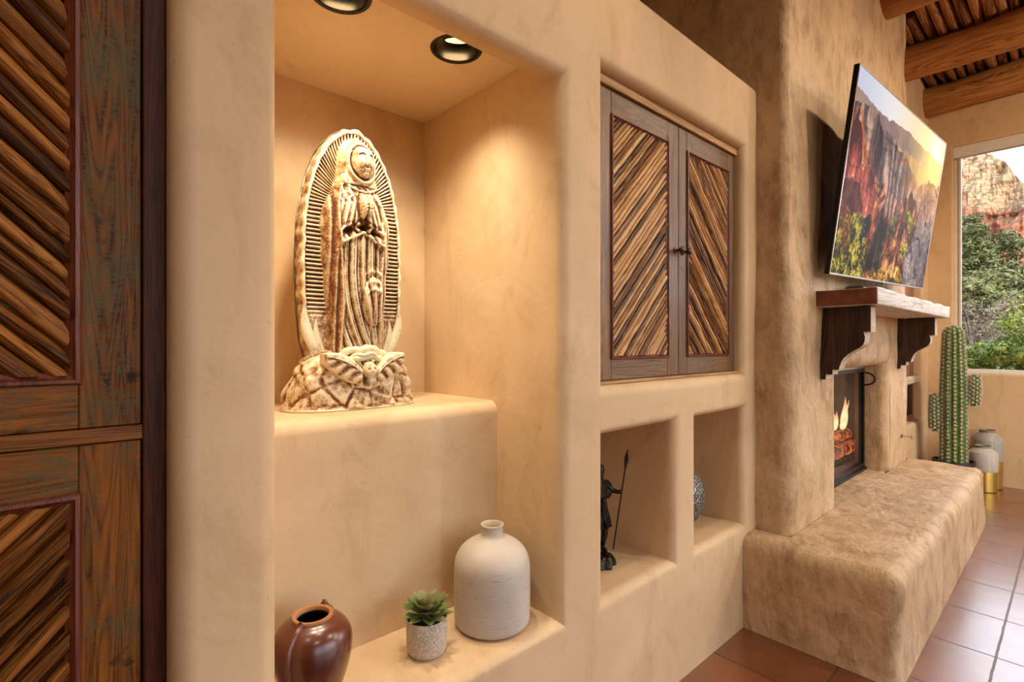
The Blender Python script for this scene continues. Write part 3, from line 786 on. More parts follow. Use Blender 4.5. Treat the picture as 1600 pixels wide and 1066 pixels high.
c = n.ramp(n.math('ADD', sp_.outputs[0], n.math('MULTIPLY', n.math('SUBTRACT', n.noise(n.coord(), 60, 4), .5), .3)), [(0, (.045, .085, .018)), (.55, (.17, .23, .06)), (1, (.34, .25, .15))])
n.L(c, b.inputs['Base Color']); b.inputs['Roughness'].default_value = .42; b.inputs['Subsurface Weight'].default_value = .08; b.inputs['Subsurface Scale'].default_value = .01
M_SUCC = m
bm = bmesh.new(); lay = bm.loops.layers.float_color.new('leaf')
def leaf(bm, az, el, L_, W_, base_r_, z0_, tone, T_=.004, cup=.35):
    rows = []; ns = 9
    ca, sa = math.cos(az), math.sin(az)
    for i in range(ns+1):
        t = i/ns; w = W_*(math.sin(PI*min(1, .18 + .62*t))**.9)*(1-t**5)*.5 + .0004
        e = el + .35*t*t
        r = base_r_ + L_*t*math.cos(el + .18*t); z = z0_ + L_*t*math.sin(el + .18*t)
        th = T_*(1-t*.75)
        ring = []
        for k in range(8):
            q = 2*PI*k/8; lx = w*math.cos(q); lz = th*.5*math.sin(q) + cup*abs(lx)*abs(lx)/max(w, .001)
            px_ = r - math.sin(e)*lz; pz_ = z + math.cos(e)*lz
            ring.append(bm.verts.new((px_*ca - lx*sa, px_*sa + lx*ca, pz_)))
        rows.append((ring, t))
    for (A, ta), (B, tb) in zip(rows, rows[1:]):
        for k in range(8):
            f = bm.faces.new((A[k], A[(k+1) % 8], B[(k+1) % 8], B[k]))
            for l in f.loops: l[lay] = (min(1, tone + .5*max(0, ta-.75)*2), 0, 0, 1)
    bm.faces.new(rows[-1][0])
g = 0
for ring_, (n_, el, L_, W_, z0_) in enumerate(((9, -.05, .070, .026, .097), (9, .22, .068, .027, .103), (8, .50, .058, .026, .108), (7, .80, .044, .023, .112), (5, 1.10, .030, .018, .116), (3, 1.35, .018, .012, .118))):
    W_ = W_*1.22
    for k in range(n_):
        g += 1; az = 2*PI*(k + .5*(ring_ % 2))/n_ + random.uniform(-.12, .12) + ring_*.2
        leaf(bm, az, el + random.uniform(-.06, .06), L_*random.uniform(.9, 1.08), W_, .004, z0_, random.uniform(.25, .75) + (.2 if ring_ > 1 else 0))
tube(bm, [(0, 0, .082), (0, 0, .118)], .008, 8)
obj('leaves', bm, M_SUCC, ps, 50)

# matte white bottle vase
m, nt, b = mat('matte_off_white_ceramic'); n = N(nt)
mk = n.ramp(n.noise(n.coord((5, 5, 90)), 3.5, 4, .7), [(.34, .8), (.40, 0.0)])
zz = n.node('ShaderNodeSeparateXYZ'); n.L(n.coord(), zz.inputs[0])
mk = n.math('MULTIPLY', mk, n.math('LESS_THAN', zz.outputs[2], .20))
n.L(n.mix(mk, n.ramp(n.noise(n.coord(), 12, 4), [(.3, (.50, .43, .365)), (.7, (.58, .51, .44))]), (.20, .15, .12)), b.inputs['Base Color'])
b.inputs['Roughness'].default_value = .55; n.L(n.bump(n.noise(n.coord((1, 1, 30)), 6, 4), .08, .002), b.inputs['Normal'])
bv = thing('bottle_vase', 'large matte off-white bottle vase with a short neck, right end of the niche floor', 'vase', (.956, .144, FZ+.0015))
bv.scale = (1, 1, .965)
bm = bmesh.new(); R_ = .1105
lathe(bm, smooth_prof([(.085, 0), (.100, .003), (.1075, .012), (.1095, .03), (R_, .08), (R_, .15), (.1095, .178), (.104, .202), (.090, .225), (.066, .244), (.042, .255), (.034, .262), (.0315, .270), (.0315, .287), (.0335, .292)]), 72, close=False)
bmesh.ops.contextual_create(bm, geom=[e for e in bm.edges if e.is_boundary and e.verts[0].co.z < .001])
obj('body', bm, m, bv, True)
bm = bmesh.new(); lathe(bm, [(.0335, .2915), (.0330, .2945), (.0300, .295), (.0275, .292), (.0265, .265), (.05, .24), (.001, .22)], 56, close=False); obj('lip', bm, simple('cream_lip', (.55, .44, .33), .6), bv, True)

# ------------------------------------------------------------------ cubby objects
def skin_mesh(name, verts, edges, radii, m_, parent, sub=2, root=0):
    me = bpy.data.meshes.new(name); me.from_pydata(verts, edges, [])
    o = link(name, me, None, parent)
    me.materials.append(m_)
    sk = o.modifiers.new('skin', 'SKIN'); sk.use_smooth_shade = True
    for i, r in enumerate(radii): me.skin_vertices[0].data[i].radius = (r, r)
    me.skin_vertices[0].data[root].use_root = True
    ss = o.modifiers.new('sub', 'SUBSURF'); ss.levels = sub; ss.render_levels = sub
    return o
fg = thing('warrior_figurine', 'small dark bronze warrior figurine holding an upright spear, in the left cubby', 'figurine', (1.50, .185, FZ))
bm = bmesh.new(); lathe(bm, [(.058, 0), (.060, .006), (.056, .020), (.046, .036), (.030, .042), (.001, .044)], 40, rf=lambda r, z, a: r*(1 + .22*noise.noise(Vector((math.cos(a)*2, math.sin(a)*2, z*60)))+.08*math.sin(7*a)) , close=False)
bmesh.ops.contextual_create(bm, geom=[e for e in bm.edges if e.is_boundary and e.verts[0].co.z < .001])
obj('rock_base', bm, M_BRONZE, fg, 50)
fv = [(0, 0, .200), (0, 0, .245), (0, 0, .290), (0, -.002, .312), (0, -.005, .338), (0, -.003, .352),
      (.034, 0, .292), (.062, -.012, .262), (.074, -.035, .255), (.082, -.045, .262),
      (-.034, 0, .292), (-.052, -.006, .245), (-.046, -.030, .212), (-.044, -.040, .200),
      (.020, 0, .185), (.024, -.012, .118), (.022, 0, .055), (.022, -.022, .045),
      (-.020, 0, .185), (-.030, -.006, .118), (-.034, .004, .055), (-.036, -.020, .045)]
fe = [(0,1),(1,2),(2,3),(3,4),(4,5),(2,6),(6,7),(7,8),(8,9),(2,10),(10,11),(11,12),(12,13),(0,14),(14,15),(15,16),(16,17),(0,18),(18,19),(19,20),(20,21)]
fr = [.026,.024,.026,.012,.019,.014,.014,.011,.008,.009,.014,.012,.009,.010,.019,.013,.009,.008,.019,.013,.009,.008]
skin_mesh('body', fv, fe, fr, M_BRONZE, fg)
bm = bmesh.new(); tube(bm, [(.062, -.020, .042), (.0985, -.052, .370)], .0028, 8); obj('spear_shaft', bm, M_BRONZE, fg, True)
bm = bmesh.new()
tube(bm, [(.096, -.050, .345), (.0975, -.051, .362), (.099, -.0525, .372), (.101, -.054, .392), (.1035, -.0565, .418)], [.004, .006, .0085, .007, .0006], 8)
obj('spear_head', bm, M_BRONZE, fg, 30)
bm = bmesh.new(); n_ = 10      # tattered shield-like cloak bundle over the arm and skirt
vs = ell(bm, (.050, .002, .262), (.032, .016, .034), 24)
for v in vs: v.co += Vector((1, 1, 1))*.006*noise.noise(v.co*60)
obj('shield', bm, M_BRONZE, fg, 50)
bm = bmesh.new(); lathe(bm, [(.026, .245), (.030, .215), (.040, .175), (.044, .140)], 32, rf=lambda r, z, a: r*(1+.12*math.sin(9*a+z*30)), close=False)
r = bmesh.ops.solidify(bm, geom=list(bm.faces), thickness=.003); obj('skirt', bm, M_BRONZE, fg, 60)
bm = bmesh.new(); lathe(bm, [(.021, .340), (.022, .350), (.017, .362), (.007, .371), (.002, .378)], 20, close=False); obj('helmet', bm, M_BRONZE, fg, True)

m, nt, b = mat('silver_wicker'); n = N(nt); v = n.coord((1, 1, .35))
vo = n.node('ShaderNodeTexVoronoi', feature='DISTANCE_TO_EDGE'); vo.inputs['Scale'].default_value = 130; n.L(v, vo.inputs[0])
n.L(n.ramp(vo.outputs[0], [(.02, (.05, .04, .03)), (.15, (.30, .30, .28)), (.4, (.55, .56, .54))]), b.inputs['Base Color'])
b.inputs['Metallic'].default_value = .7; b.inputs['Roughness'].default_value = .32; n.L(n.bump(vo.outputs[0], 1.0, .006), b.inputs['Normal'])
ov = thing('oval_vase', 'silver textured egg-shaped vase, half hidden in the right cubby', 'vase', (2.118, .19, FZ))
bm = bmesh.new(); prof = [(.035, 0)] + [(.088*math.cos(t)*(1-.06*math.sin(t)), .131 + .129*math.sin(t)) for t in [(-1.25 + 2.55*k/30) for k in range(31)]]
lathe(bm, prof, 64, close=False); bmesh.ops.contextual_create(bm, geom=[e for e in bm.edges if e.is_boundary and e.verts[0].co.z < .001])
obj('body', bm, m, ov, True)
bm = bmesh.new(); lathe(bm, [(.026, .252), (.027, .257), (.024, .259), (.021, .254), (.02, .2), (.001, .19)], 32, close=False); obj('mouth', bm, M_DARKMETAL, ov, True)
#MARK3

# ------------------------------------------------------------------ mantel shelf and corbels
ms = thing('mantel_shelf', 'thick whitewashed timber mantel shelf with a red-brown left end', 'mantel', (2.72, -.148, 1.437))
bm = bmesh.new(); box(bm, 0, 1.91, -.255, 0, 0, .078)
bevel_all(bm, .006, 2)
slice_grid(bm, .035, (0, -.255, 0), (1.91, 0, .078))
def mdisp(bm, amp, sc_):
    bm.normal_update()
    for v in bm.verts:
        if v.co.y > -.01: continue
        v.co += v.normal*(noise.noise(Vector((v.co.x*.5, v.co.y, v.co.z))*sc_)*amp - .004*max(0, noise.noise(v.co*14)))
mdisp(bm, .006, 11)
bm.faces.ensure_lookup_table()
M_WHITEW2 = M_WHITEW
bmesh.ops.recalc_face_normals(bm, faces=bm.faces); bm.normal_update()
for f in bm.faces: f.material_index = 1 if (f.normal.x < -.75 and f.calc_center_median().x < .02) else 0
o = obj('beam', bm, None, ms, 50); o.data.materials.append(M_WHITEW); o.data.materials.append(M_REDEND)
CP = [(1, 1), (1, .66), (.86, .66), (.875, .63), (.89, .59), (.885, .54), (.86, .49), (.80, .45), (.72, .42), (.63, .385), (.55, .35), (.48, .305), (.43, .25), (.395, .19), (.38, .14), (.25, .14), (.25, .07), (.11, .07), (.11, 0), (0, 0), (0, 1)]
M_CEDGE = simple('pale_worn_corbel_edge', (.52, .43, .31), .6, vscale=30, var=.2, bump=.3)
for k, cx in enumerate((2.817, 4.39)):
    t = thing('corbel', ('dark scroll-cut wooden corbel under the left end of the mantel shelf' if k == 0 else 'dark scroll-cut wooden corbel under the right end of the mantel shelf'), 'corbel', (cx, -.148, 1.087), group=None)
    bm = bmesh.new(); prism(bm, [(-.208*d, .349*h) for d, h in CP], 'x', 0, .084)
    bmesh.ops.recalc_face_normals(bm, faces=bm.faces)
    for f in bm.faces: f.material_index = 1 if abs(f.normal.x) < .5 and f.calc_center_median().y < -.002 and f.normal.z < .9 else 0
    o = obj('bracket', bm, M_CORB, t); o.data.materials.append(M_CEDGE)

# sound bar lying on the mantel behind the television's lower edge
sb = thing('soundbar', 'long low silver soundbar with a dark end cap lying on the mantel shelf', 'soundbar', (3.10, -.215, 1.5195))
pr = [(-.055, 0), (-.050, .012), (-.034, .036), (-.024, .041), (.030, .041), (.044, .032), (.052, .008), (.052, 0)]
bm = bmesh.new(); prism(bm, [(-y, z) for y, z in pr], 'x', .014, .98); obj('body', bm, simple('silver_fabric', (.40, .39, .38), .35, .6), sb)
for a0, a1 in ((0, .014), (.98, .994)):
    bm = bmesh.new(); prism(bm, [(-y*1.02, z*1.03) for y, z in pr], 'x', a0, a1); obj('end_cap', bm, simple('brown_grey_plastic', (.05, .04, .035), .4), sb)

# ------------------------------------------------------------------ television
C_BL, C_BR, C_TL, C_TR = [Vector(p) for p in ((2.68, -.225, 1.585), (4.26, -.305, 1.622), (2.68, -.355, 2.511), (4.26, -.445, 2.530))]
ux = (C_BR-C_BL); TW = 1.60; ux.normalize(); uz = (C_TL-C_BL); uz = (uz - ux*uz.dot(ux)).normalized(); un = ux.cross(uz)   # un points back to the wall?
TH_ = .925
tv = thing('television', 'large thin wall television tilted forward, its screen showing a sunlit red canyon', 'television', C_BL)
R = Matrix((ux, -uz.cross(ux)*-1, uz)).transposed() if False else Matrix((ux, uz.cross(ux), uz)).transposed()
tv.rotation_euler = R.to_euler()
# local: x right, z up, y = away from the room
bbox_obj('panel', (0, TW, .0, .022, 0, TH_), M_BLACK, tv, .002, 1)
bm = bmesh.new()
for d in ((0, TW, -.003, .001, 0, .008), (0, TW, -.003, .001, TH_-.005, TH_), (0, .005, -.003, .001, .008, TH_-.005), (TW-.005, TW, -.003, .001, .008, TH_-.005)): box(bm, *d)
obj('bezel', bm, M_STEEL, tv)
bbox_obj('rear_housing', (.35, 1.25, .022, .045, .08, .55), M_BLACK, tv, .008, 2)
bbox_obj('mount', (.66, .94, .045, .085, .15, .5), M_DARKMETAL, tv, .004, 1)
bbox_obj('sensor', (.77, .83, -.004, .004, -.010, .001), M_BLACK, tv, .002, 1)

NXs, NZs = 560, 320
rng = np.random.RandomState(3)
_tabs = {}
def vnoise(x, y, seed=0):
    if seed not in _tabs: _tabs[seed] = np.random.RandomState(seed+11).rand(257, 257)
    t = _tabs[seed]; xi = np.floor(x).astype(int); yi = np.floor(y).astype(int); fx = x-xi; fy = y-yi
    fx = fx*fx*(3-2*fx); fy = fy*fy*(3-2*fy); a = t[yi % 256, xi % 256]; b_ = t[yi % 256, (xi+1) % 256]; c = t[(yi+1) % 256, xi % 256]; d = t[(yi+1) % 256, (xi+1) % 256]
    return (a*(1-fx)+b_*fx)*(1-fy) + (c*(1-fx)+d*fx)*fy
def fbm(x, y, o_=5, seed=0, g_=.55):
    s_ = 0; a = 1; n_ = 0
    for k in range(o_):
        c_, d_ = math.cos(.6+k*1.1), math.sin(.6+k*1.1)
        s_ = s_ + a*vnoise((x*c_-y*d_)*2**k+17*k, (x*d_+y*c_)*2**k+31*k, seed); n_ += a; a *= g_
    return s_/n_
# photo-space homography of the screen (u, v) -> (cx, cy)
src = [(0, 1), (1, 1), (1, 0), (0, 0)]; dst = [(200, 30), (585, 400), (460, 1040), (48, 965)]
A = []; B_ = []
for (u, v_), (x, y) in zip(src, dst):
    A.append([u, v_, 1, 0, 0, 0, -u*x, -v_*x]); B_.append(x); A.append([0, 0, 0, u, v_, 1, -u*y, -v_*y]); B_.append(y)
h_ = np.linalg.solve(np.array(A, float), np.array(B_, float)); Hm = np.append(h_, 1).reshape(3, 3); Hi = np.linalg.inv(Hm)
def uvof(x, y):
    p = Hi @ np.array([x, y, 1.0]); return p[0]/p[2], p[1]/p[2]
def lin(c): c = np.array(c, float)/255; return np.where(c < .04045, c/12.92, ((c+.055)/1.055)**2.4)
U, V = np.meshgrid(np.linspace(0, 1, NXs), np.linspace(0, 1, NZs))
ASP = 1.72; P_ = U*ASP; Q_ = V
def skyl(pts_):
    q = sorted(uvof(*p) for p in pts_); return np.interp(U, [a for a, _ in q], [b_ for _, b_ in q])
def over(img, mask, col):
    mask = np.clip(mask, 0, 1)[..., None]; return img*(1-mask) + col*mask
def C3(c): return np.ones(U.shape+(3,))*lin(c)
def ramp3(t, stops):
    t = np.clip(t, 0, 1); xs_ = [p for p, _ in stops]; cs = np.array([lin(c) for _, c in stops])
    return np.stack([np.interp(t, xs_, cs[:, k]) for k in range(3)], -1)
sun_u, sun_v = uvof(540, 452)
ds = np.sqrt(((U-sun_u)*ASP)**2 + (V-sun_v)**2)
img = ramp3(1-ds/1.5, [(0, (196, 202, 224)), (.35, (236, 230, 228)), (.6, (250, 226, 190)), (.8, (255, 236, 170)), (1, (255, 250, 225))])
def ridged(x, y, o_=5, seed=0): 
    s_ = 0; a = 1; n_ = 0
    for k in range(o_):
        s_ = s_ + a*(1-np.abs(2*vnoise(x*2**k+17*k, y*2**k+31*k, seed)-1)); n_ += a; a *= .55
    return s_/n_
def layer(img, sky, col, haze_c, haze, rough, seed, fr=14):
    s_ = sky + (fbm(P_*fr, P_*0+seed, 5, seed)-.5)*rough
    m_ = np.clip((s_-V)*260, 0, 1); c = col*(1-haze) + haze_c*haze
    return over(img, m_, c)
hz = C3((255, 210, 120)); near = np.exp(-(ds/.38)**2)[..., None]
W1 = (fbm(P_*4, Q_*4, 4, 60)-.5); W2 = (fbm(P_*4+7, Q_*4+3, 4, 61)-.5)
def rockshade(fx, fy, seed, stf=38, crackk=1.0):
    """vertical buttresses with dark joints, thin ledges and broad lit and shaded faces"""
    x = P_ + W1*.16; y = Q_ + W2*.10
    but = ridged(x*fx, y*fy, 4, seed); joint = ridged(x*fx*2.7+5, y*fy*1.6, 3, seed+1); led = ridged(x*3+y*4, y*stf+x*3, 2, seed+2)
    face = fbm(x*fx*.45+3, y*fy*1.2, 3, seed+3)
    h = .5 + 1.9*(face-.5) + 1.5*(.62-but) - .9*np.clip(joint-.80, 0, 1)*6*crackk - .5*np.clip(led-.78, 0, 1)*3 + .5*(fbm(P_*55, Q_*55, 3, seed+4)-.5)
    return np.clip(h, 0, 1)
n1 = fbm(P_*10, Q_*5, 5, 1)
img = layer(img, skyl([(195, 130), (240, 190), (300, 250), (330, 285), (345, 281), (370, 305), (420, 340), (445, 372), (500, 430), (545, 480)]), ramp3(n1, [(.3, (104, 84, 104)), (.7, (158, 126, 124))]), hz, np.clip(.12+.85*near, 0, .9), .03, 1)
img = layer(img, skyl([(195, 330), (300, 350), (360, 400), (430, 450), (500, 510), (560, 560)]), ramp3(n1, [(.3, (140, 92, 64)), (.7, (230, 170, 90))]), hz, np.clip(.25+.75*near, 0, .85), .04, 2)
sh = rockshade(15, 2.2, 70, 30)
tred = np.clip((fbm(P_*3, Q_*5, 3, 5)-.46)*5 + (.66-V)*3.4, 0, 1)[..., None]
mid = ramp3(sh, [(0, (48, 36, 42)), (.4, (100, 80, 82)), (.75, (150, 118, 108)), (1, (208, 166, 142))])*(1-tred) + ramp3(sh, [(0, (64, 30, 28)), (.4, (132, 66, 52)), (.75, (188, 100, 72)), (1, (248, 170, 116))])*tred
img = layer(img, skyl([(175, 180), (200, 195), (225, 205), (245, 230), (262, 265), (278, 250), (292, 290), (300, 335), (330, 355), (355, 362), (368, 420), (395, 430), (410, 480), (440, 560), (470, 620), (560, 640)]), mid, hz, np.clip(near*.9, 0, .8), .045, 6, 22)
val = ramp3(fbm(P_*34, Q_*34, 5, 7), [(.32, (10, 16, 14)), (.5, (44, 56, 28)), (.62, (96, 92, 44)), (.75, (176, 150, 70))])
vm_ = np.clip((skyl([(150, 640), (250, 700), (330, 650), (360, 620), (420, 640), (520, 720)])-V)*14 + W1*9, 0, 1)
img = over(img, vm_*.9, val)
lsh = rockshade(17, 4.5, 80, 34)
lowc = ramp3(lsh, [(0, (30, 14, 14)), (.4, (118, 54, 38)), (.75, (206, 118, 70)), (1, (255, 196, 118))])
bu, bv_ = uvof(265, 800); img = over(img, np.clip(2.2-((U-bu)*ASP/.20)**2*1.3-((V-bv_)/.19)**2*1.3 + W1*7, 0, 1), lowc)
bu, bv_ = uvof(335, 880); img = over(img, np.clip(1.5-((U-bu)*ASP/.09)**2-((V-bv_)/.14)**2 + W2*5, 0, 1)*.9, lowc*.45)
bu, bv_ = uvof(270, 900); img = over(img, np.clip(1.2-((U-bu)*ASP/.07)**2-((V-bv_)/.10)**2 + W2*6, 0, 1)*.85, val*.5)
def polymask(pl, jag=.06):
    q = np.array([uvof(*p) for p in pl]); q[:, 0] *= ASP; inside = np.zeros(U.shape, bool)
    X0, Y0 = P_ + (fbm(P_*20, Q_*20, 5, 12)-.5)*jag, Q_ + (fbm(P_*20+9, Q_*20, 5, 13)-.5)*jag
    for (x1, y1), (x2, y2) in zip(q, np.roll(q, -1, 0)):
        c = ((y1 > Y0) != (y2 > Y0)) & (X0 < (x2-x1)*(Y0-y1)/(y2-y1+1e-12)+x1); inside ^= c
    return inside.astype(float)
redsh = rockshade(13, 3.0, 90, 26)
redc = ramp3(redsh, [(0, (74, 26, 28)), (.3, (140, 52, 44)), (.7, (198, 92, 70)), (1, (246, 156, 110))])
img = over(img, polymask([(165, 285), (190, 262), (206, 300), (205, 440), (198, 500), (228, 500), (262, 560), (300, 570), (302, 640), (262, 690), (215, 720), (90, 740), (90, 600), (130, 400)]), redc)
img = over(img, polymask([(190, 215), (208, 240), (214, 330), (207, 480), (198, 480), (206, 330), (196, 230)], .02)*.85, ramp3(redsh, [(0, (190, 96, 50)), (1, (255, 214, 130))]))
img = over(img, polymask([(246, 530), (275, 552), (300, 575), (298, 620), (268, 655), (246, 700), (262, 600)], .03)*np.clip(redsh*2.2, 0, 1), C3((248, 164, 78)))
img = over(img, polymask([(100, 560), (150, 540), (196, 600), (205, 690), (100, 725)], .09)*.75, C3((46, 18, 24)))
# right boulders: tilted slabs split by joints
bl = W1*.5; c1 = ridged((P_*.8+Q_*1.25+bl)*5.5, (P_*1.3-Q_*.8)*1.6, 3, 100); c2 = ridged((P_*1.4-Q_*.9+bl)*7, (P_*.6+Q_*.9)*2.5, 3, 101)
g_ = np.clip(.62 + .5*(fbm(P_*7, Q_*7, 4, 102)-.5)*2 - np.clip(c1-.78, 0, 1)*4.5 - np.clip(c2-.84, 0, 1)*3.5 + (fbm(P_*60, Q_*60, 3, 17)-.5)*.7, 0, 1)
warm = np.clip((Q_-.36)*3, 0, 1)[..., None]
rock = ramp3(g_, [(0, (22, 18, 24)), (.45, (104, 86, 92)), (.8, (160, 138, 136)), (1, (210, 188, 176))])*(1-warm) + ramp3(g_, [(0, (60, 28, 22)), (.5, (178, 96, 62)), (1, (252, 190, 120))])*warm
img = over(img, polymask([(290, 960), (300, 850), (345, 800), (365, 720), (390, 650), (425, 600), (452, 700), (430, 800), (400, 900), (350, 1020)]), lowc*.8)
img = over(img, polymask([(365, 1045), (385, 900), (440, 780), (452, 700), (440, 640), (420, 610), (470, 590), (505, 578), (560, 600), (520, 800), (470, 1050)]), rock)
lf = np.clip((fbm(P_*85, Q_*70, 3, 120, .8)-.5)*2.6+(fbm(P_*16, Q_*16, 3, 122)-.5)*2.0+.42, 0, 1); lf2 = fbm(P_*12, Q_*12, 4, 121)
bsh = ramp3(.75*lf + .5*(lf2-.3), [(0, (20, 16, 12)), (.3, (58, 50, 22)), (.55, (128, 118, 34)), (.8, (204, 182, 52)), (1, (248, 226, 110))])
img = over(img, np.clip((fbm(P_*14, Q_*14, 4, 18)-.44)*14, 0, 1)*polymask([(345, 960), (375, 800), (392, 700), (432, 700), (450, 790), (400, 870)]), bsh)
img = over(img, polymask([(497, 590), (499, 562), (506, 562), (508, 592)], .0)*.9, C3((90, 50, 30)))
img = over(img, polymask([(30, 970), (88, 730), (120, 690), (150, 712), (185, 700), (207, 745), (212, 860), (200, 990)], .08), bsh*.9)
img = over(img, polymask([(100, 700), (112, 690), (150, 700), (120, 900), (80, 800)], .14)*.5, C3((170, 96, 40))*(.4+lf[..., None]))
yl = ramp3(lf, [(0, (110, 60, 16)), (.5, (236, 170, 44)), (1, (255, 232, 130))])
img = over(img, polymask([(200, 995), (225, 955), (260, 965), (300, 950), (310, 1010), (250, 1020)]), yl); img = over(img, polymask([(330, 1000), (345, 945), (365, 960), (362, 1020)]), yl)
img = over(img, polymask([(195, 900), (230, 890), (265, 940), (258, 975), (205, 985)])*.85, lowc*.35)
# glow and rays
img = img + (np.exp(-(ds/.15)**2)*.9 + np.exp(-(ds/.40)**2)*.22)[..., None]*lin((255, 206, 96))
ang = np.arctan2(V-sun_v, (U-sun_u)*ASP); ray = (.5+.5*np.sin(ang*26+1))*np.exp(-(ds/.5)**2)*(V < sun_v)
img = np.clip(img + ray[..., None]*lin((255, 190, 90))*.12, 0, 1.0)
me = bpy.data.meshes.new('screen')
vv = np.stack([.006 + U*(TW-.012), np.full(U.shape, -.0012), .009 + V*(TH_-.015)], -1).reshape(-1, 3)
idx = np.arange(NXs*NZs).reshape(NZs, NXs); fc = np.stack([idx[:-1, :-1], idx[:-1, 1:], idx[1:, 1:], idx[1:, :-1]], -1).reshape(-1, 4)
me.from_pydata(vv.tolist(), [], fc.tolist())
ca = me.color_attributes.new('picture', 'FLOAT_COLOR', 'POINT')
ca.data.foreach_set('color', np.concatenate([img.reshape(-1, 3), np.ones((NXs*NZs, 1))], 1).astype(np.float32).ravel())
m, nt, b = mat('lit_screen'); n = N(nt); at = n.node('ShaderNodeVertexColor', layer_name='picture')
b.inputs['Base Color'].default_value = (.01, .01, .01, 1); b.inputs['Roughness'].default_value = .5; b.inputs['Specular IOR Level'].default_value = .03
n.L(at.outputs[0], b.inputs['Emission Color']); b.inputs['Emission Strength'].default_value = .92
link('screen', me, m, tv)

# ------------------------------------------------------------------ fireplace insert, logs, fire
fi = thing('fireplace_insert', 'black framed glass fireplace insert set into the plaster chimney breast', 'fireplace', (3.605, -.02, .4065))
M_FBOX = simple('grey_firebox_lining', (.17, .165, .175), .6, bump=.4, bscale=30)
bm = bmesh.new(); w_ = .532
for d in ((-w_, w_, .0, .03, 0, .045), (-w_, w_, 0, .03, .665, .712), (-w_, -w_+.030, 0, .03, .045, .665), (w_-.030, w_, 0, .03, .045, .665)): box(bm, *d)
bmesh.ops.remove_doubles(bm, verts=bm.verts, dist=1e-5); obj('frame', bm, M_BLACK, fi)
bbox_obj('base_ledge', (-w_, w_, -.012, .0, .0, .018), M_DARKMETAL, fi)
bbox_obj('top_strip', (-w_, w_, -.006, .0, .690, .711), M_STEEL, fi)
bm = bmesh.new()
W2 = .925
for d in ((-W2, W2, .42, .43, .0, .71), (-W2, -W2+.01, .062, .42, 0, .71), (W2-.01, W2, .062, .42, 0, .71), (-W2+.01, W2-.01, .062, .42, 0, .02), (-W2+.01, W2-.01, .062, .42, .69, .71)): box(bm, *d)
obj('firebox', bm, M_FBOX, fi)
m, nt, b = mat('fireplace_glass'); b.inputs['Base Color'].default_value = (1, 1, 1, 1); b.inputs['Roughness'].default_value = .04; b.inputs['Alpha'].default_value = .22; b.inputs['Specular IOR Level'].default_value = .8
b.inputs['Base Color'].default_value = (.05, .05, .055, 1)
M_FGLASS = m
bbox_obj('glass', (-w_+.031, w_-.031, .012, .016, .046, .664), m, fi)
bm = bmesh.new(); tube(bm, [(w_-.050+.006*math.sin(PI*k/20), .002-.070*math.sin(PI*k/20)**.8, .618+.042*math.cos(PI*k/20)) for k in range(21)], .0055, 10); obj('handle', bm, M_BLACK, fi, True)
bm = bmesh.new()
for k in range(15): tube(bm, [(-.74 + k*.106, .09, .046), (-.74 + k*.106, .30, .046)], .007, 6)
tube(bm, [(-.78, .11, .042), (.80, .11, .042)], .008, 6); tube(bm, [(-.78, .28, .042), (.80, .28, .042)], .008, 6)
for sx in (-.7, .7):
    for yy in (.11, .28): tube(bm, [(sx, yy, .022), (sx, yy, .04)], .008, 6)
obj('grate', bm, M_DARKMETAL, fi)
m, nt, b = mat('burning_log'); n = N(nt); v = n.coord()
em = n.ramp(n.noise(v, 22, 5, .7), [(.46, (0, 0, 0)), (.54, (.9, .12, .01)), (.66, (1, .45, .10))])
n.L(n.ramp(n.noise(v, 30, 5), [(.3, (.02, .015, .012)), (.55, (.12, .07, .05)), (.7, (.35, .22, .18))]), b.inputs['Base Color']); n.L(em, b.inputs['Emission Color']); b.inputs['Emission Strength'].default_value = .8
n.L(n.bump(n.noise(v, 40, 5), .8, .006), b.inputs['Normal']); b.inputs['Roughness'].default_value = .9
M_LOG = m
logs = [((3.05, .118, .512), (4.40, .122, .512), .042, 'charred log at the front of the fire grate'), ((3.15, .235, .512), (4.36, .232, .512), .042, 'charred log at the rear of the fire grate'),
        ((3.55, .14, .600), (4.36, .150, .603), .038, 'glowing log laid in the hollow across the two bottom logs'), ((4.425, .115, .560), (4.36, .19, .70), .022, 'short glowing stick of wood standing up at the right of the fire')]
logs = logs[:3]
for i, (p0, p1, r, lab) in enumerate(logs):
    p0, p1 = Vector(p0), Vector(p1); bm = bmesh.new(); n_ = 16
    tube(bm, [p0.lerp(p1, t/n_) + Vector((0, 0, .004*math.sin(t*1.7+i))) for t in range(n_+1)], [r*(1+.09*math.sin(t*2.3+i*2)) for t in range(n_+1)], 14)
    for v_ in bm.verts: v_.co += .004*Vector((noise.noise(v_.co*40), noise.noise(v_.co*41), noise.noise(v_.co*43)))
    o = obj('firewood_log', bm, M_LOG, smooth=60); o.data.transform(Matrix.Translation(-(p0+p1)/2)); o.location = (p0+p1)/2
    tag(o, lab, 'log')
m = bpy.data.materials.new('flame_glow'); m.use_nodes = True; nt = m.node_tree; nt.nodes.clear(); n = N(nt)
lw = n.node('ShaderNodeLayerWeight'); lw.inputs[0].default_value = .35
em = n.node('ShaderNodeEmission'); tr = n.node('ShaderNodeBsdfTransparent'); mx = n.node('ShaderNodeMixShader'); ou = n.node('ShaderNodeOutputMaterial')
zz = n.node('ShaderNodeSeparateXYZ'); n.L(n.coord(gen='Generated'), zz.inputs[0])
n.L(n.ramp(zz.outputs[2], [(0, (1, .60, .22)), (.4, (1, .72, .40)), (.85, (1, .50, .18)), (1, (1, .30, .08))]), em.inputs[0]); em.inputs[1].default_value = 1.9
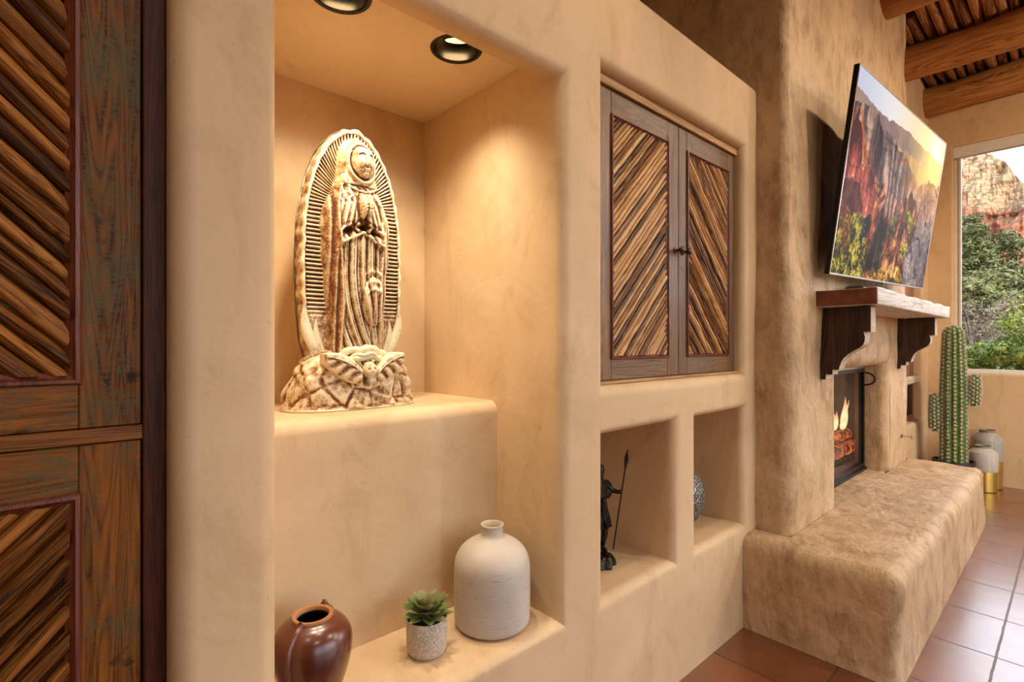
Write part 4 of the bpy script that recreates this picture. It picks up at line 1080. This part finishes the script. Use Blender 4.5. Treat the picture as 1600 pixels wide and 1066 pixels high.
op = n.math('MULTIPLY', n.math('SUBTRACT', 1.0, lw.outputs[1]), n.ramp(zz.outputs[2], [(0, .95), (.5, .8), (.9, .35), (1, .1)]))
n.L(op, mx.inputs[0]); n.L(tr.outputs[0], mx.inputs[1]); n.L(em.outputs[0], mx.inputs[2]); n.L(mx.outputs[0], ou.inputs[0])
M_FLAME = m
fl = thing('fire', 'tall thin yellow flames rising from the burning logs in the fireplace', 'fire', (4.24, .135, .648))
for fx, fy, fz, hh, rr, sw in ((.03, 0, 0, .24, .026, .02), (.10, .01, 0, .21, .013, -.03), (-.10, .02, 0, .14, .022, .015), (-.03, -.01, 0, .10, .020, .01), (-.25, 0, 0, .14, .03, -.01), (-.4, 0, 0, .18, .03, .02)):
    bm = bmesh.new(); n_ = 20
    tube(bm, [(fx + sw*math.sin(t/n_*5), fy + .01*math.sin(t/n_*4+1), fz + hh*t/n_) for t in range(n_+1)], [rr*(math.sin(PI*min(1, (t/n_*.92+.06)**.62))**1.1)*(1-.35*t/n_) + .0006 for t in range(n_+1)], 14)
    obj('flame', bm, M_FLAME, fl, 'all')
light('fire_glow', 'POINT', (4.1, .20, .80), .9, (1, .45, .15), shadow_soft_size=.06)
# gas key
gk = thing('gas_key', 'small brass gas valve key sticking out of the chimney plaster right of the fire', 'valve key', (4.50, -.155, .605))
bm = bmesh.new(); lathe(bm, [(.001, -.012), (.016, -.012), (.018, -.004), (.012, .004), (.001, .005)], 20, close=False); bmesh.ops.rotate(bm, verts=bm.verts, matrix=Matrix.Rotation(PI/2, 3, 'X')); obj('plate', bm, M_BRASS, gk, True)
bm = bmesh.new(); tube(bm, [(0, .0, 0), (0, -.055, -.002), (0, -.06, -.003)], .0045, 8); obj('stem', bm, M_STEEL, gk, True)
bm = bmesh.new(); tube(bm, [(0, -.056, -.018), (0, -.060, 0), (0, -.056, .016)], .005, 8); obj('handle', bm, M_STEEL, gk, True)

# ------------------------------------------------------------------ side window with shutter, window wall glazing
SW = struct(bpy.data.objects.new('window_2', None)); COL.objects.link(SW); SW.location = (5.65, .07, .557)
M_SHUT = woodmat('orange_shutter_wood', (.10, .035, .012), (.26, .105, .04), (.38, .17, .07), rough=.5, axis='z')
def sub(name, dims, m_, par, bev=.002):
    o = bbox_obj(name, dims, m_, par, bev, 1); o['kind'] = 'structure'; return o
M_PLEDGE = woodmat('pale_ledge_wood', (.30, .20, .12), (.55, .42, .29), (.66, .53, .39), rough=.5, axis='x')
sub('window_sill', (-.398, .398, -.075, -.005, .34, .41), M_PLEDGE, SW, .012)
for k in range(9): sub('shutter_board', (-.395+k*.088, -.395+k*.088+.084, -.028, -.006, .412, 1.685), M_SHUT, SW, .003)
for a0, a1 in ((-.398, -.34), (.34, .398)): sub('window_frame', (a0, a1, -.028, .01, .0, .339), M_SHUT, SW)
sub('window_frame', (-.34, .34, -.028, .01, .0, .045), M_SHUT, SW)
m, nt, b = mat('dark_window_glass'); b.inputs['Base Color'].default_value = (.045, .055, .07, 1); b.inputs['Roughness'].default_value = .1
sub('pane', (-.339, .339, -.005, .0, .046, .338), m, SW, 0)
wc = thing('window_crank', 'small steel casement crank on the low side window beyond the fireplace', 'crank', (5.80, .03, .562))
bm = bmesh.new(); tube(bm, [(0, .01, .0), (0, .0, .02), (.0, -.035, .032)], .007, 8); obj('crank_arm', bm, M_STEEL, wc, True)
bm = bmesh.new(); tube(bm, [(.0, -.035, .032), (.09, -.055, .020), (.14, -.060, .018)], [.006, .009, .010], 8); obj('handle', bm, M_STEEL, wc, True)

RW = struct(bpy.data.objects.new('window_1', None)); COL.objects.link(RW); RW.location = (6.36, -1.7, .99)
yl_, yr_ = -1.50, 1.485; hgt = 2.10
for nm, d in (('window_frame', (-.03, .03, yr_-.035, yr_, 0, hgt)), ('window_frame', (-.03, .03, yl_, yl_+.035, 0, hgt)), ('window_frame', (-.03, .03, yl_+.035, yr_-.035, 0, .035)), ('window_frame', (-.03, .03, yl_+.035, yr_-.035, hgt-.035, hgt)),
              ('window_frame', (-.045, .0, yr_-.050, yr_-.036, .036, hgt-.036)), ('shade_box', (-.10, -.031, yl_, yr_, hgt-.10, hgt-.002))): sub(nm, d, M_FRAMEW, RW)
m = bpy.data.materials.new('clear_window_glass'); m.use_nodes = True; nt = m.node_tree; nt.nodes.clear(); n = N(nt)
tr = n.node('ShaderNodeBsdfTransparent'); gl = n.node('ShaderNodeBsdfGlossy'); gl.inputs['Roughness'].default_value = .02; fr = n.node('ShaderNodeFresnel'); fr.inputs[0].default_value = 1.25
mx = n.node('ShaderNodeMixShader'); ou = n.node('ShaderNodeOutputMaterial'); n.L(fr.outputs[0], mx.inputs[0]); n.L(tr.outputs[0], mx.inputs[1]); n.L(gl.outputs[0], mx.inputs[2]); n.L(mx.outputs[0], ou.inputs[0])
M_CLEAR = m
sub('pane', (.0, .004, yl_+.036, yr_-.051, .036, hgt-.036), m, RW, 0)

# ------------------------------------------------------------------ cactus
m, nt, b = mat('cactus_skin'); n = N(nt); v = n.coord()
n.L(n.ramp(n.noise(v, 14, 4), [(.3, (.035, .085, .014)), (.7, (.11, .21, .038))]), b.inputs['Base Color']); b.inputs['Roughness'].default_value = .5
M_CAC = m; M_SPINE = simple('pale_cactus_spines', (.78, .68, .58), .6)
cc = thing('potted_cactus', 'tall ribbed green cactus with two short arms in a dark pot by the corner', 'cactus', (5.75, -.28, 0))
def cactus_stem(name, base, hgt_, r, nr, lean=(0, 0), mat_=M_CAC, spine=.024, dz=.032, bottom_round=False):
    bm = bmesh.new(); prof = []; n_ = 60
    def rad(t):
        q = 1.0 if t < .55 else 1 - .22*(t-.55)/.45
        top = max(0, 1-((t-.93)/.07)**2)**.5 if t > .93 else 1
        bot = max(.02, 1-((.12-t)/.12)**2)**.5 if (bottom_round and t < .12) else 1
        return r*q*max(top, .02)*bot
    rings = []
    for i in range(n_+1):
        t = i/n_; t = 1-(1-t)**1.3 if False else t; z = base[2] + hgt_*t; R0 = rad(t); ring = []
        cx, cy = base[0]+lean[0]*t, base[1]+lean[1]*t
        for k in range(nr*8):
            a = 2*PI*k/(nr*8); rr = R0*(1 - .16*(1-abs(math.cos(a*nr/2))**1.2))
            ring.append(bm.verts.new((cx+rr*math.cos(a), cy+rr*math.sin(a), z)))
        rings.append(ring)
    for A, B in zip(rings, rings[1:]):
        for k in range(nr*8): bm.faces.new((A[k], A[(k+1) % (nr*8)], B[(k+1) % (nr*8)], B[k]))
    bm.faces.new(rings[0][::-1]); bm.faces.new(rings[-1])
    o = obj(name, bm, mat_, cc, 60)
    bm = bmesh.new(); nz = int(hgt_/dz)
    for j in range(nz):
        for k in range(nr):
            t = (j + .5*(k % 2))/nz + .01
            if t > .985: continue
            a = 2*PI*k/nr; R0 = rad(t)*1.0; cx, cy = base[0]+lean[0]*t, base[1]+lean[1]*t
            p = Vector((cx+R0*math.cos(a), cy+R0*math.sin(a), base[2]+hgt_*t)); od = Vector((math.cos(a), math.sin(a), .1 if t < .9 else .8)).normalized(); sd = Vector((-math.sin(a), math.cos(a), 0))
            for q in range(8):
                b_ = 2*PI*q/8 + random.random(); d = (od*random.uniform(.25, .8) + sd*math.cos(b_) + Vector((0, 0, 1))*math.sin(b_)).normalized()*spine*random.uniform(.7, 1.15)
                w = d.cross(od).normalized()*.0021
                if w.length < 1e-6: continue
                v1, v2, v3, v4 = bm.verts.new(p-w), bm.verts.new(p+w), bm.verts.new(p+d), bm.verts.new(p+od*.002)
                bm.faces.new((v1, v2, v3)); bm.faces.new((v2, v4, v3)); bm.faces.new((v4, v1, v3))
    s_ = obj('spines', bm, M_SPINE, o, normals=False); s_['kind'] = 'stuff'
    return o
cactus_stem('stem', (0, 0, .22), 1.20, .092, 13, lean=(.0, 0.0))
cactus_stem('arm', (-.03, .112, .50), .33, .050, 12, lean=(0, .005), bottom_round=True)
cactus_stem('arm', (.02, -.128, .735), .27, .044, 12, lean=(0, -.008), bottom_round=True)
bm = bmesh.new(); tube(bm, [(0, .05, .60), (-.02, .10, .58), (-.03, .125, .56)], .03, 12); obj('arm_joint', bm, M_CAC, cc, True)
bm = bmesh.new(); tube(bm, [(0, -.05, .80), (.01, -.11, .79), (.02, -.14, .79)], .028, 12); obj('arm_joint', bm, M_CAC, cc, True)
bm = bmesh.new(); lathe(bm, [(.001, 0), (.105, 0), (.112, .01), (.135, .235), (.145, .238), (.145, .265), (.135, .265), (.130, .235), (.001, .225)], 48, close=False); obj('pot', bm, simple('black_pot', (.02, .018, .016), .45), cc, True)

# floor vases
m, nt, b = mat('striped_grey_ceramic'); n = N(nt)
n.L(n.ramp(n.noise(n.coord((26, 26, 1.5)), 4, 5, .6), [(.3, (.26, .235, .215)), (.7, (.48, .45, .42))]), b.inputs['Base Color']); b.inputs['Roughness'].default_value = .45
M_GREYV = m
m, nt, b = mat('striped_pale_ceramic'); n = N(nt)
n.L(n.ramp(n.noise(n.coord((26, 26, 1.5)), 4, 5, .6), [(.3, (.42, .385, .35)), (.7, (.66, .62, .57))]), b.inputs['Base Color']); b.inputs['Roughness'].default_value = .45
for lab, loc, r, hh, gf, mm_ in (('shorter pale grey floor vase with gold lower half, nearest the room', (5.96, -.447, 0), .100, .385, .45, m), ('taller darker grey floor vase with gold lower half, close to the window wall', (6.125, -.462, 0), .107, .505, .48, M_GREYV)):
    t = thing('floor_vase', lab, 'vase', loc)
    zg = hh*gf
    bm = bmesh.new(); lathe(bm, [(.001, 0), (r*.86, 0), (r*.92, .006), (r*.97, zg)], 56, close=False); obj('gold_base', bm, M_GOLD, t, True)
    bm = bmesh.new(); lathe(bm, [(r*.975, zg), (r*.99, zg+.003), (r, hh*.82), (r*.97, hh*.86), (r*.58, hh*.935), (r*.52, hh*.95)], 56, close=False); obj('body', bm, mm_, t, True)
    bm = bmesh.new(); lathe(bm, [(r*.52, hh*.948), (r*.52, hh*.985), (r*.55, hh), (r*.50, hh), (r*.46, hh*.97), (r*.6, hh*.9), (.001, hh*.6)], 40, close=False); obj('neck', bm, simple('vase_neck', (.30, .26, .22), .4), t, True)
#MARK4

# ------------------------------------------------------------------ the land outside
def gz(x, y):
    b_ = -.3 + max(0, x-8)*.045 + .25*noise.noise(Vector((x*.12, y*.12, 0)))
    if x > 55: b_ += (x-55)*.06
    return b_
bm = bmesh.new(); xs_ = [6.5 + (i/60)**2*190 for i in range(61)]; ys_ = [-90 + 170*j/70 for j in range(71)]; g_ = [[bm.verts.new((x, y, gz(x, y) + (.8*noise.noise(Vector((x*.05, y*.05, 2))) if x > 30 else 0))) for y in ys_] for x in xs_]
for i in range(60):
    for j in range(70): bm.faces.new((g_[i][j], g_[i+1][j], g_[i+1][j+1], g_[i][j+1]))
m, nt, b = mat('red_desert_ground'); n = N(nt); v = n.coord()
n.L(n.ramp(n.noise(v, .5, 6, .7), [(.35, (.10, .10, .04)), (.5, (.26, .13, .075)), (.65, (.34, .16, .10))]), b.inputs['Base Color']); b.inputs['Roughness'].default_value = .9
struct(obj('terrain', bm, m, smooth='all'))
# cliffs
def cliff(name, lab, X0, ya, yb, zb, topf, seed, red_h, step=.28, slope=.45):
    ny = int((yb-ya)/step); nz = int((max(topf(ya), topf(yb), topf((ya+yb)/2))*1.08-zb)/step)
    ys = np.linspace(ya, yb, ny+1); T = np.linspace(0, 1, nz+1)
    YY, TT = np.meshgrid(ys, T); top = np.array([topf(y) for y in ys]); top = top + (fbm(ys*.35, ys*0+seed, 5, seed)-.5)*3.2
    ZZ = zb + TT*(top[None, :]-zb)
    a = fbm(YY*.16+9, ZZ*.05+9, 5, seed+1); c = fbm(YY*.55+40, ZZ*.16+20, 4, seed+2); st = fbm(ZZ*.62+50 + a*2.5, YY*.03+5, 3, seed+3)
    ter = np.floor(ZZ/4.6 + a*2.2); frac = ZZ/4.6 + a*2.2 - ter
    dx = ZZ*slope*.5 + (ter + np.clip(frac*3-2, 0, 1))*1.5*slope*2 - (a-.5)*16 - np.abs(c-.5)*7 - (st-.5)*2.6 + 7*np.abs(fbm(YY*.09+3, ZZ*.02+3, 3, seed+5)-.5)
    VV = np.stack([X0+dx, YY, ZZ], -1).reshape(-1, 3); idx = np.arange((ny+1)*(nz+1)).reshape(nz+1, ny+1)
    F = np.stack([idx[:-1, :-1], idx[1:, :-1], idx[1:, 1:], idx[:-1, 1:]], -1).reshape(-1, 4).tolist()
    # a back and a foot so that the mass is solid rock, not a curtain
    V2 = VV.tolist(); topi = idx[-1]; off = len(V2)
    for k in range(ny+1): x, y, z = V2[topi[k]]; V2.append([x+14, y, z+1.5])
    off2 = len(V2)
    for k in range(ny+1): x, y, z = V2[topi[k]]; V2.append([x+24, y, zb])
    for k in range(ny): F += [[int(topi[k]), off+k, off+k+1, int(topi[k+1])], [off+k, off2+k, off2+k+1, off+k+1]]
    me = bpy.data.meshes.new(name); me.from_pydata(V2, [], F)
    m, nt, b = mat(name+'_rock'); n = N(nt); v = n.coord()
    sx = n.node('ShaderNodeSeparateXYZ'); n.L(v, sx.inputs[0])
    hgt_ = n.math('ADD', sx.outputs[2], n.math('MULTIPLY', n.math('SUBTRACT', n.noise(v, .09, 3), .5), 16))
    hgt_ = n.math('ADD', hgt_, n.math('MULTIPLY', sx.outputs[1], red_h[1]))
    fac = n.ramp(n.math('MULTIPLY', n.math('SUBTRACT', hgt_, red_h[0]-2), .25, True), [(0, 0.0), (1, 1.0)])
    stv = n.noise(n.coord((.1, .06, 1.0)), 1.6, 6, .65, .5)
    red = n.ramp(stv, [(.3, (.18, .058, .034)), (.5, (.38, .15, .088)), (.7, (.50, .23, .14))]); tan = n.ramp(stv, [(.3, (.27, .15, .085)), (.5, (.50, .34, .21)), (.7, (.66, .50, .35))])
    col = n.mix(fac, red, tan)
    ge = n.node('ShaderNodeNewGeometry'); sg = n.node('ShaderNodeSeparateXYZ'); n.L(ge.outputs['Normal'], sg.inputs[0])
    veg = n.math('MULTIPLY', n.ramp(sg.outputs[2], [(.45, 0.0), (.62, 1.0)]), n.ramp(n.noise(v, .9, 4, .7), [(.42, 0.0), (.5, 1.0)]))
    col = n.mix(n.math('MULTIPLY', veg, .8), col, (.085, .095, .04))
    n.L(col, b.inputs['Base Color']); b.inputs['Roughness'].default_value = .9; n.L(n.bump(n.noise(v, 1.5, 6, .7), .8, .5), b.inputs['Normal'])
    o = link(name, me, m); tag(o, lab, 'cliff', kind='structure'); return o
cliff('sandstone_cliff', 'tall tan and red sandstone cliff rising far behind the trees outside', 130, -22, 60, 5, lambda y: 43 + .5*max(0, y-10) - 9*math.exp(-((y-6.0)/3.0)**2) - (2 if y < 2 else 0), 31, (24, -.55))
cliff('red_butte', 'lower red rock buttress in front of the tan cliff, right side of the window view', 92, -24, 11.2, 4, lambda y: 22 + 3.5*math.sin(y*.5+1) - 9*max(0, (y-6.5)/4.7)**1.5, 57, (60, 0), .26, .6)

def leafmat(name, c0, c1, c2):
    m, nt, b = mat(name); n = N(nt)
    n.L(n.ramp(n.noise(n.coord(), 6.0, 3, .8), [(.3, c0), (.5, c1), (.68, c2)]), b.inputs['Base Color']); b.inputs['Roughness'].default_value = .55
    b.inputs['Transmission Weight'].default_value = 0
    return m
L_YG = leafmat('yellow_green_leaf', (.07, .10, .012), (.18, .24, .025), (.36, .40, .05))
L_MG = leafmat('mid_green_leaf', (.045, .055, .016), (.12, .135, .036), (.22, .225, .075))
L_PG = leafmat('pine_needle', (.028, .042, .012), (.080, .100, .028), (.16, .175, .050))
L_GB = leafmat('dry_grey_leaf', (.08, .065, .04), (.15, .125, .08), (.22, .19, .12))
M_BARK = simple('grey_bark', (.16, .13, .10), .85, var=.3, bump=.5)
def tree(name, lab, cat_, loc, rx, ry, z0, z1, nclump, nleaf, ls, lm, seed, branches=14, group=None, twigs=0):
    rg = np.random.RandomState(seed); x0, y0 = loc; gz0 = gz(x0, y0)-.05
    t = thing(name, lab, cat_, (x0, y0, gz0), group=group)
    zc_ = (z0+z1)/2-gz0; hz_ = (z1-z0)/2
    cl = []
    while len(cl) < nclump:
        p = rg.uniform(-1, 1, 3); r = (p**2).sum()
        if .15 < r < 1: cl.append((p[0]*rx, p[1]*ry, zc_+p[2]*hz_))
    cl = np.array(cl); cr_ = rg.uniform(.16, .30, nclump)*min(rx, hz_)*1.35
    k = rg.randint(0, nclump, nleaf); d = rg.normal(size=(nleaf, 3)); d /= np.linalg.norm(d, axis=1)[:, None]
    P = cl[k] + d*(cr_[k]*rg.uniform(.35, 1, nleaf)**.6)[:, None]*np.array([1, 1, .7])
    a1 = rg.normal(size=(nleaf, 3)); a1 /= np.linalg.norm(a1, axis=1)[:, None]; a2 = np.cross(a1, d); a2 /= (np.linalg.norm(a2, axis=1)[:, None]+1e-6)
    s1 = (ls*rg.uniform(.6, 1.3, nleaf))[:, None]
    V = np.stack([P-a1*s1, P-a2*s1*.42, P+a1*s1, P+a2*s1*.42], 1).reshape(-1, 3); F = np.arange(nleaf*4).reshape(-1, 4)
    me = bpy.data.meshes.new('foliage'); me.from_pydata(V.tolist(), [], F.tolist()); link('foliage', me, lm, t)
    bm = bmesh.new()
    tube(bm, [(0, 0, 0), (rx*.05, 0, zc_*.5), (0, ry*.04, zc_)], [max(.03, rx*.07), max(.025, rx*.05), .02], 8)
    for i in range(branches):
        c = cl[rg.randint(nclump)]; s0 = rg.uniform(.15, .8)*zc_
        mid = (c[0]*.5, c[1]*.5 , s0+(c[2]-s0)*.6 + rg.uniform(-.1, .1)*hz_)
        tube(bm, [(0, 0, s0), mid, tuple(c), tuple(np.array(c)*1.0 + d[i]*cr_[0]*.8)], [rx*.03, rx*.018, rx*.010, rx*.003], 5, cap=False)
    for i in range(twigs):
        c = cl[rg.randint(nclump)]; q = c + d[i]*rx*.5
        tube(bm, [tuple(c), tuple((c+q)/2 + rg.uniform(-.05, .05, 3)), tuple(q)], [rx*.010, rx*.007, rx*.002], 4, cap=False)
    obj('trunk', bm, M_BARK, t)
    return t
YD = lambda x, px: (-1 + x*(.742-.670*(px-800)/800)/(.670+.742*(px-800)/800))
tree('bush', 'bright yellow-green bush closest to the window glass', 'bush', (9.3, YD(9.3, 1585)), .55, .75, .0, 1.62, 60, 14000, .035, L_YG, 1, group=None)
tree('bush', 'bright green low bush behind the cactus, left bottom of the window view', 'bush', (11.0, YD(11, 1528)), .5, .55, .1, 1.30, 40, 9000, .035, L_YG, 2)
tree('bush', 'yellow-green bush outside, far right part of the window wall', 'bush', (9.6, -2.6), .7, .9, .0, 1.5, 50, 9000, .035, L_YG, 3)
tree('dry_shrub', 'bare grey-brown shrub with tangled branches outside the window', 'shrub', (12.9, YD(12.9, 1528)), .7, .9, .3, 2.05, 50, 3500, .04, L_GB, 4, 40, twigs=260)
tree('dry_shrub', 'bare grey-brown shrub behind the yellow-green bush', 'shrub', (14.7, YD(14.7, 1590)), .7, .9, .3, 2.25, 50, 3500, .04, L_GB, 5, 40, twigs=260)
tree('tree', 'yellowish leafy tree at the right edge of the window view', 'tree', (16.9, YD(16.9, 1618)), .8, .7, .6, 2.5, 60, 9000, .05, L_YG, 6)
for i, (x, px, zt, r, nm_) in enumerate(((19.2, 1518, 3.1, .95, 'rounded green tree left in the window view below the pine'), (22.4, 1560, 3.6, 1.15, 'rounded green tree in the middle of the window view'), (26, 1606, 4.15, 1.35, 'rounded green tree on the right of the window view'), (24.5, 1860, 3.6, 1.4, 'rounded green tree outside, beyond the right of the picture'))):
    tree('tree', nm_, 'tree', (x, YD(x, px)), r, r*1.45, .8, zt, 80, 12000, .085, L_MG, 20+i)
tree('pine_tree', 'dark green pine rising above the other trees, left in the window view', 'tree', (30, YD(30, 1527)), 1.3, 1.4, 2.2, 6.9, 90, 16000, .09, L_PG, 40)
tree('pine_tree', 'dark pine partly hidden by the window frame', 'tree', (34.2, YD(34.2, 1500)), 1.3, 1.4, 2.2, 6.9, 70, 10000, .10, L_PG, 41)
for i, (x, px) in enumerate(((40, 1545), (45, 1500), (50, 1580), (56, 1620), (61, 1540))):
    tree('juniper', 'small dark juniper on the red slope below the cliffs', 'tree', (x, YD(x, px)), 1.3, 1.7, gz(x, 2)+.1, 4.6+(x-40)*.10 + (i % 2)*.7, 36, 4500, .13, L_PG, 60+i, 6, group='small junipers on the slope')
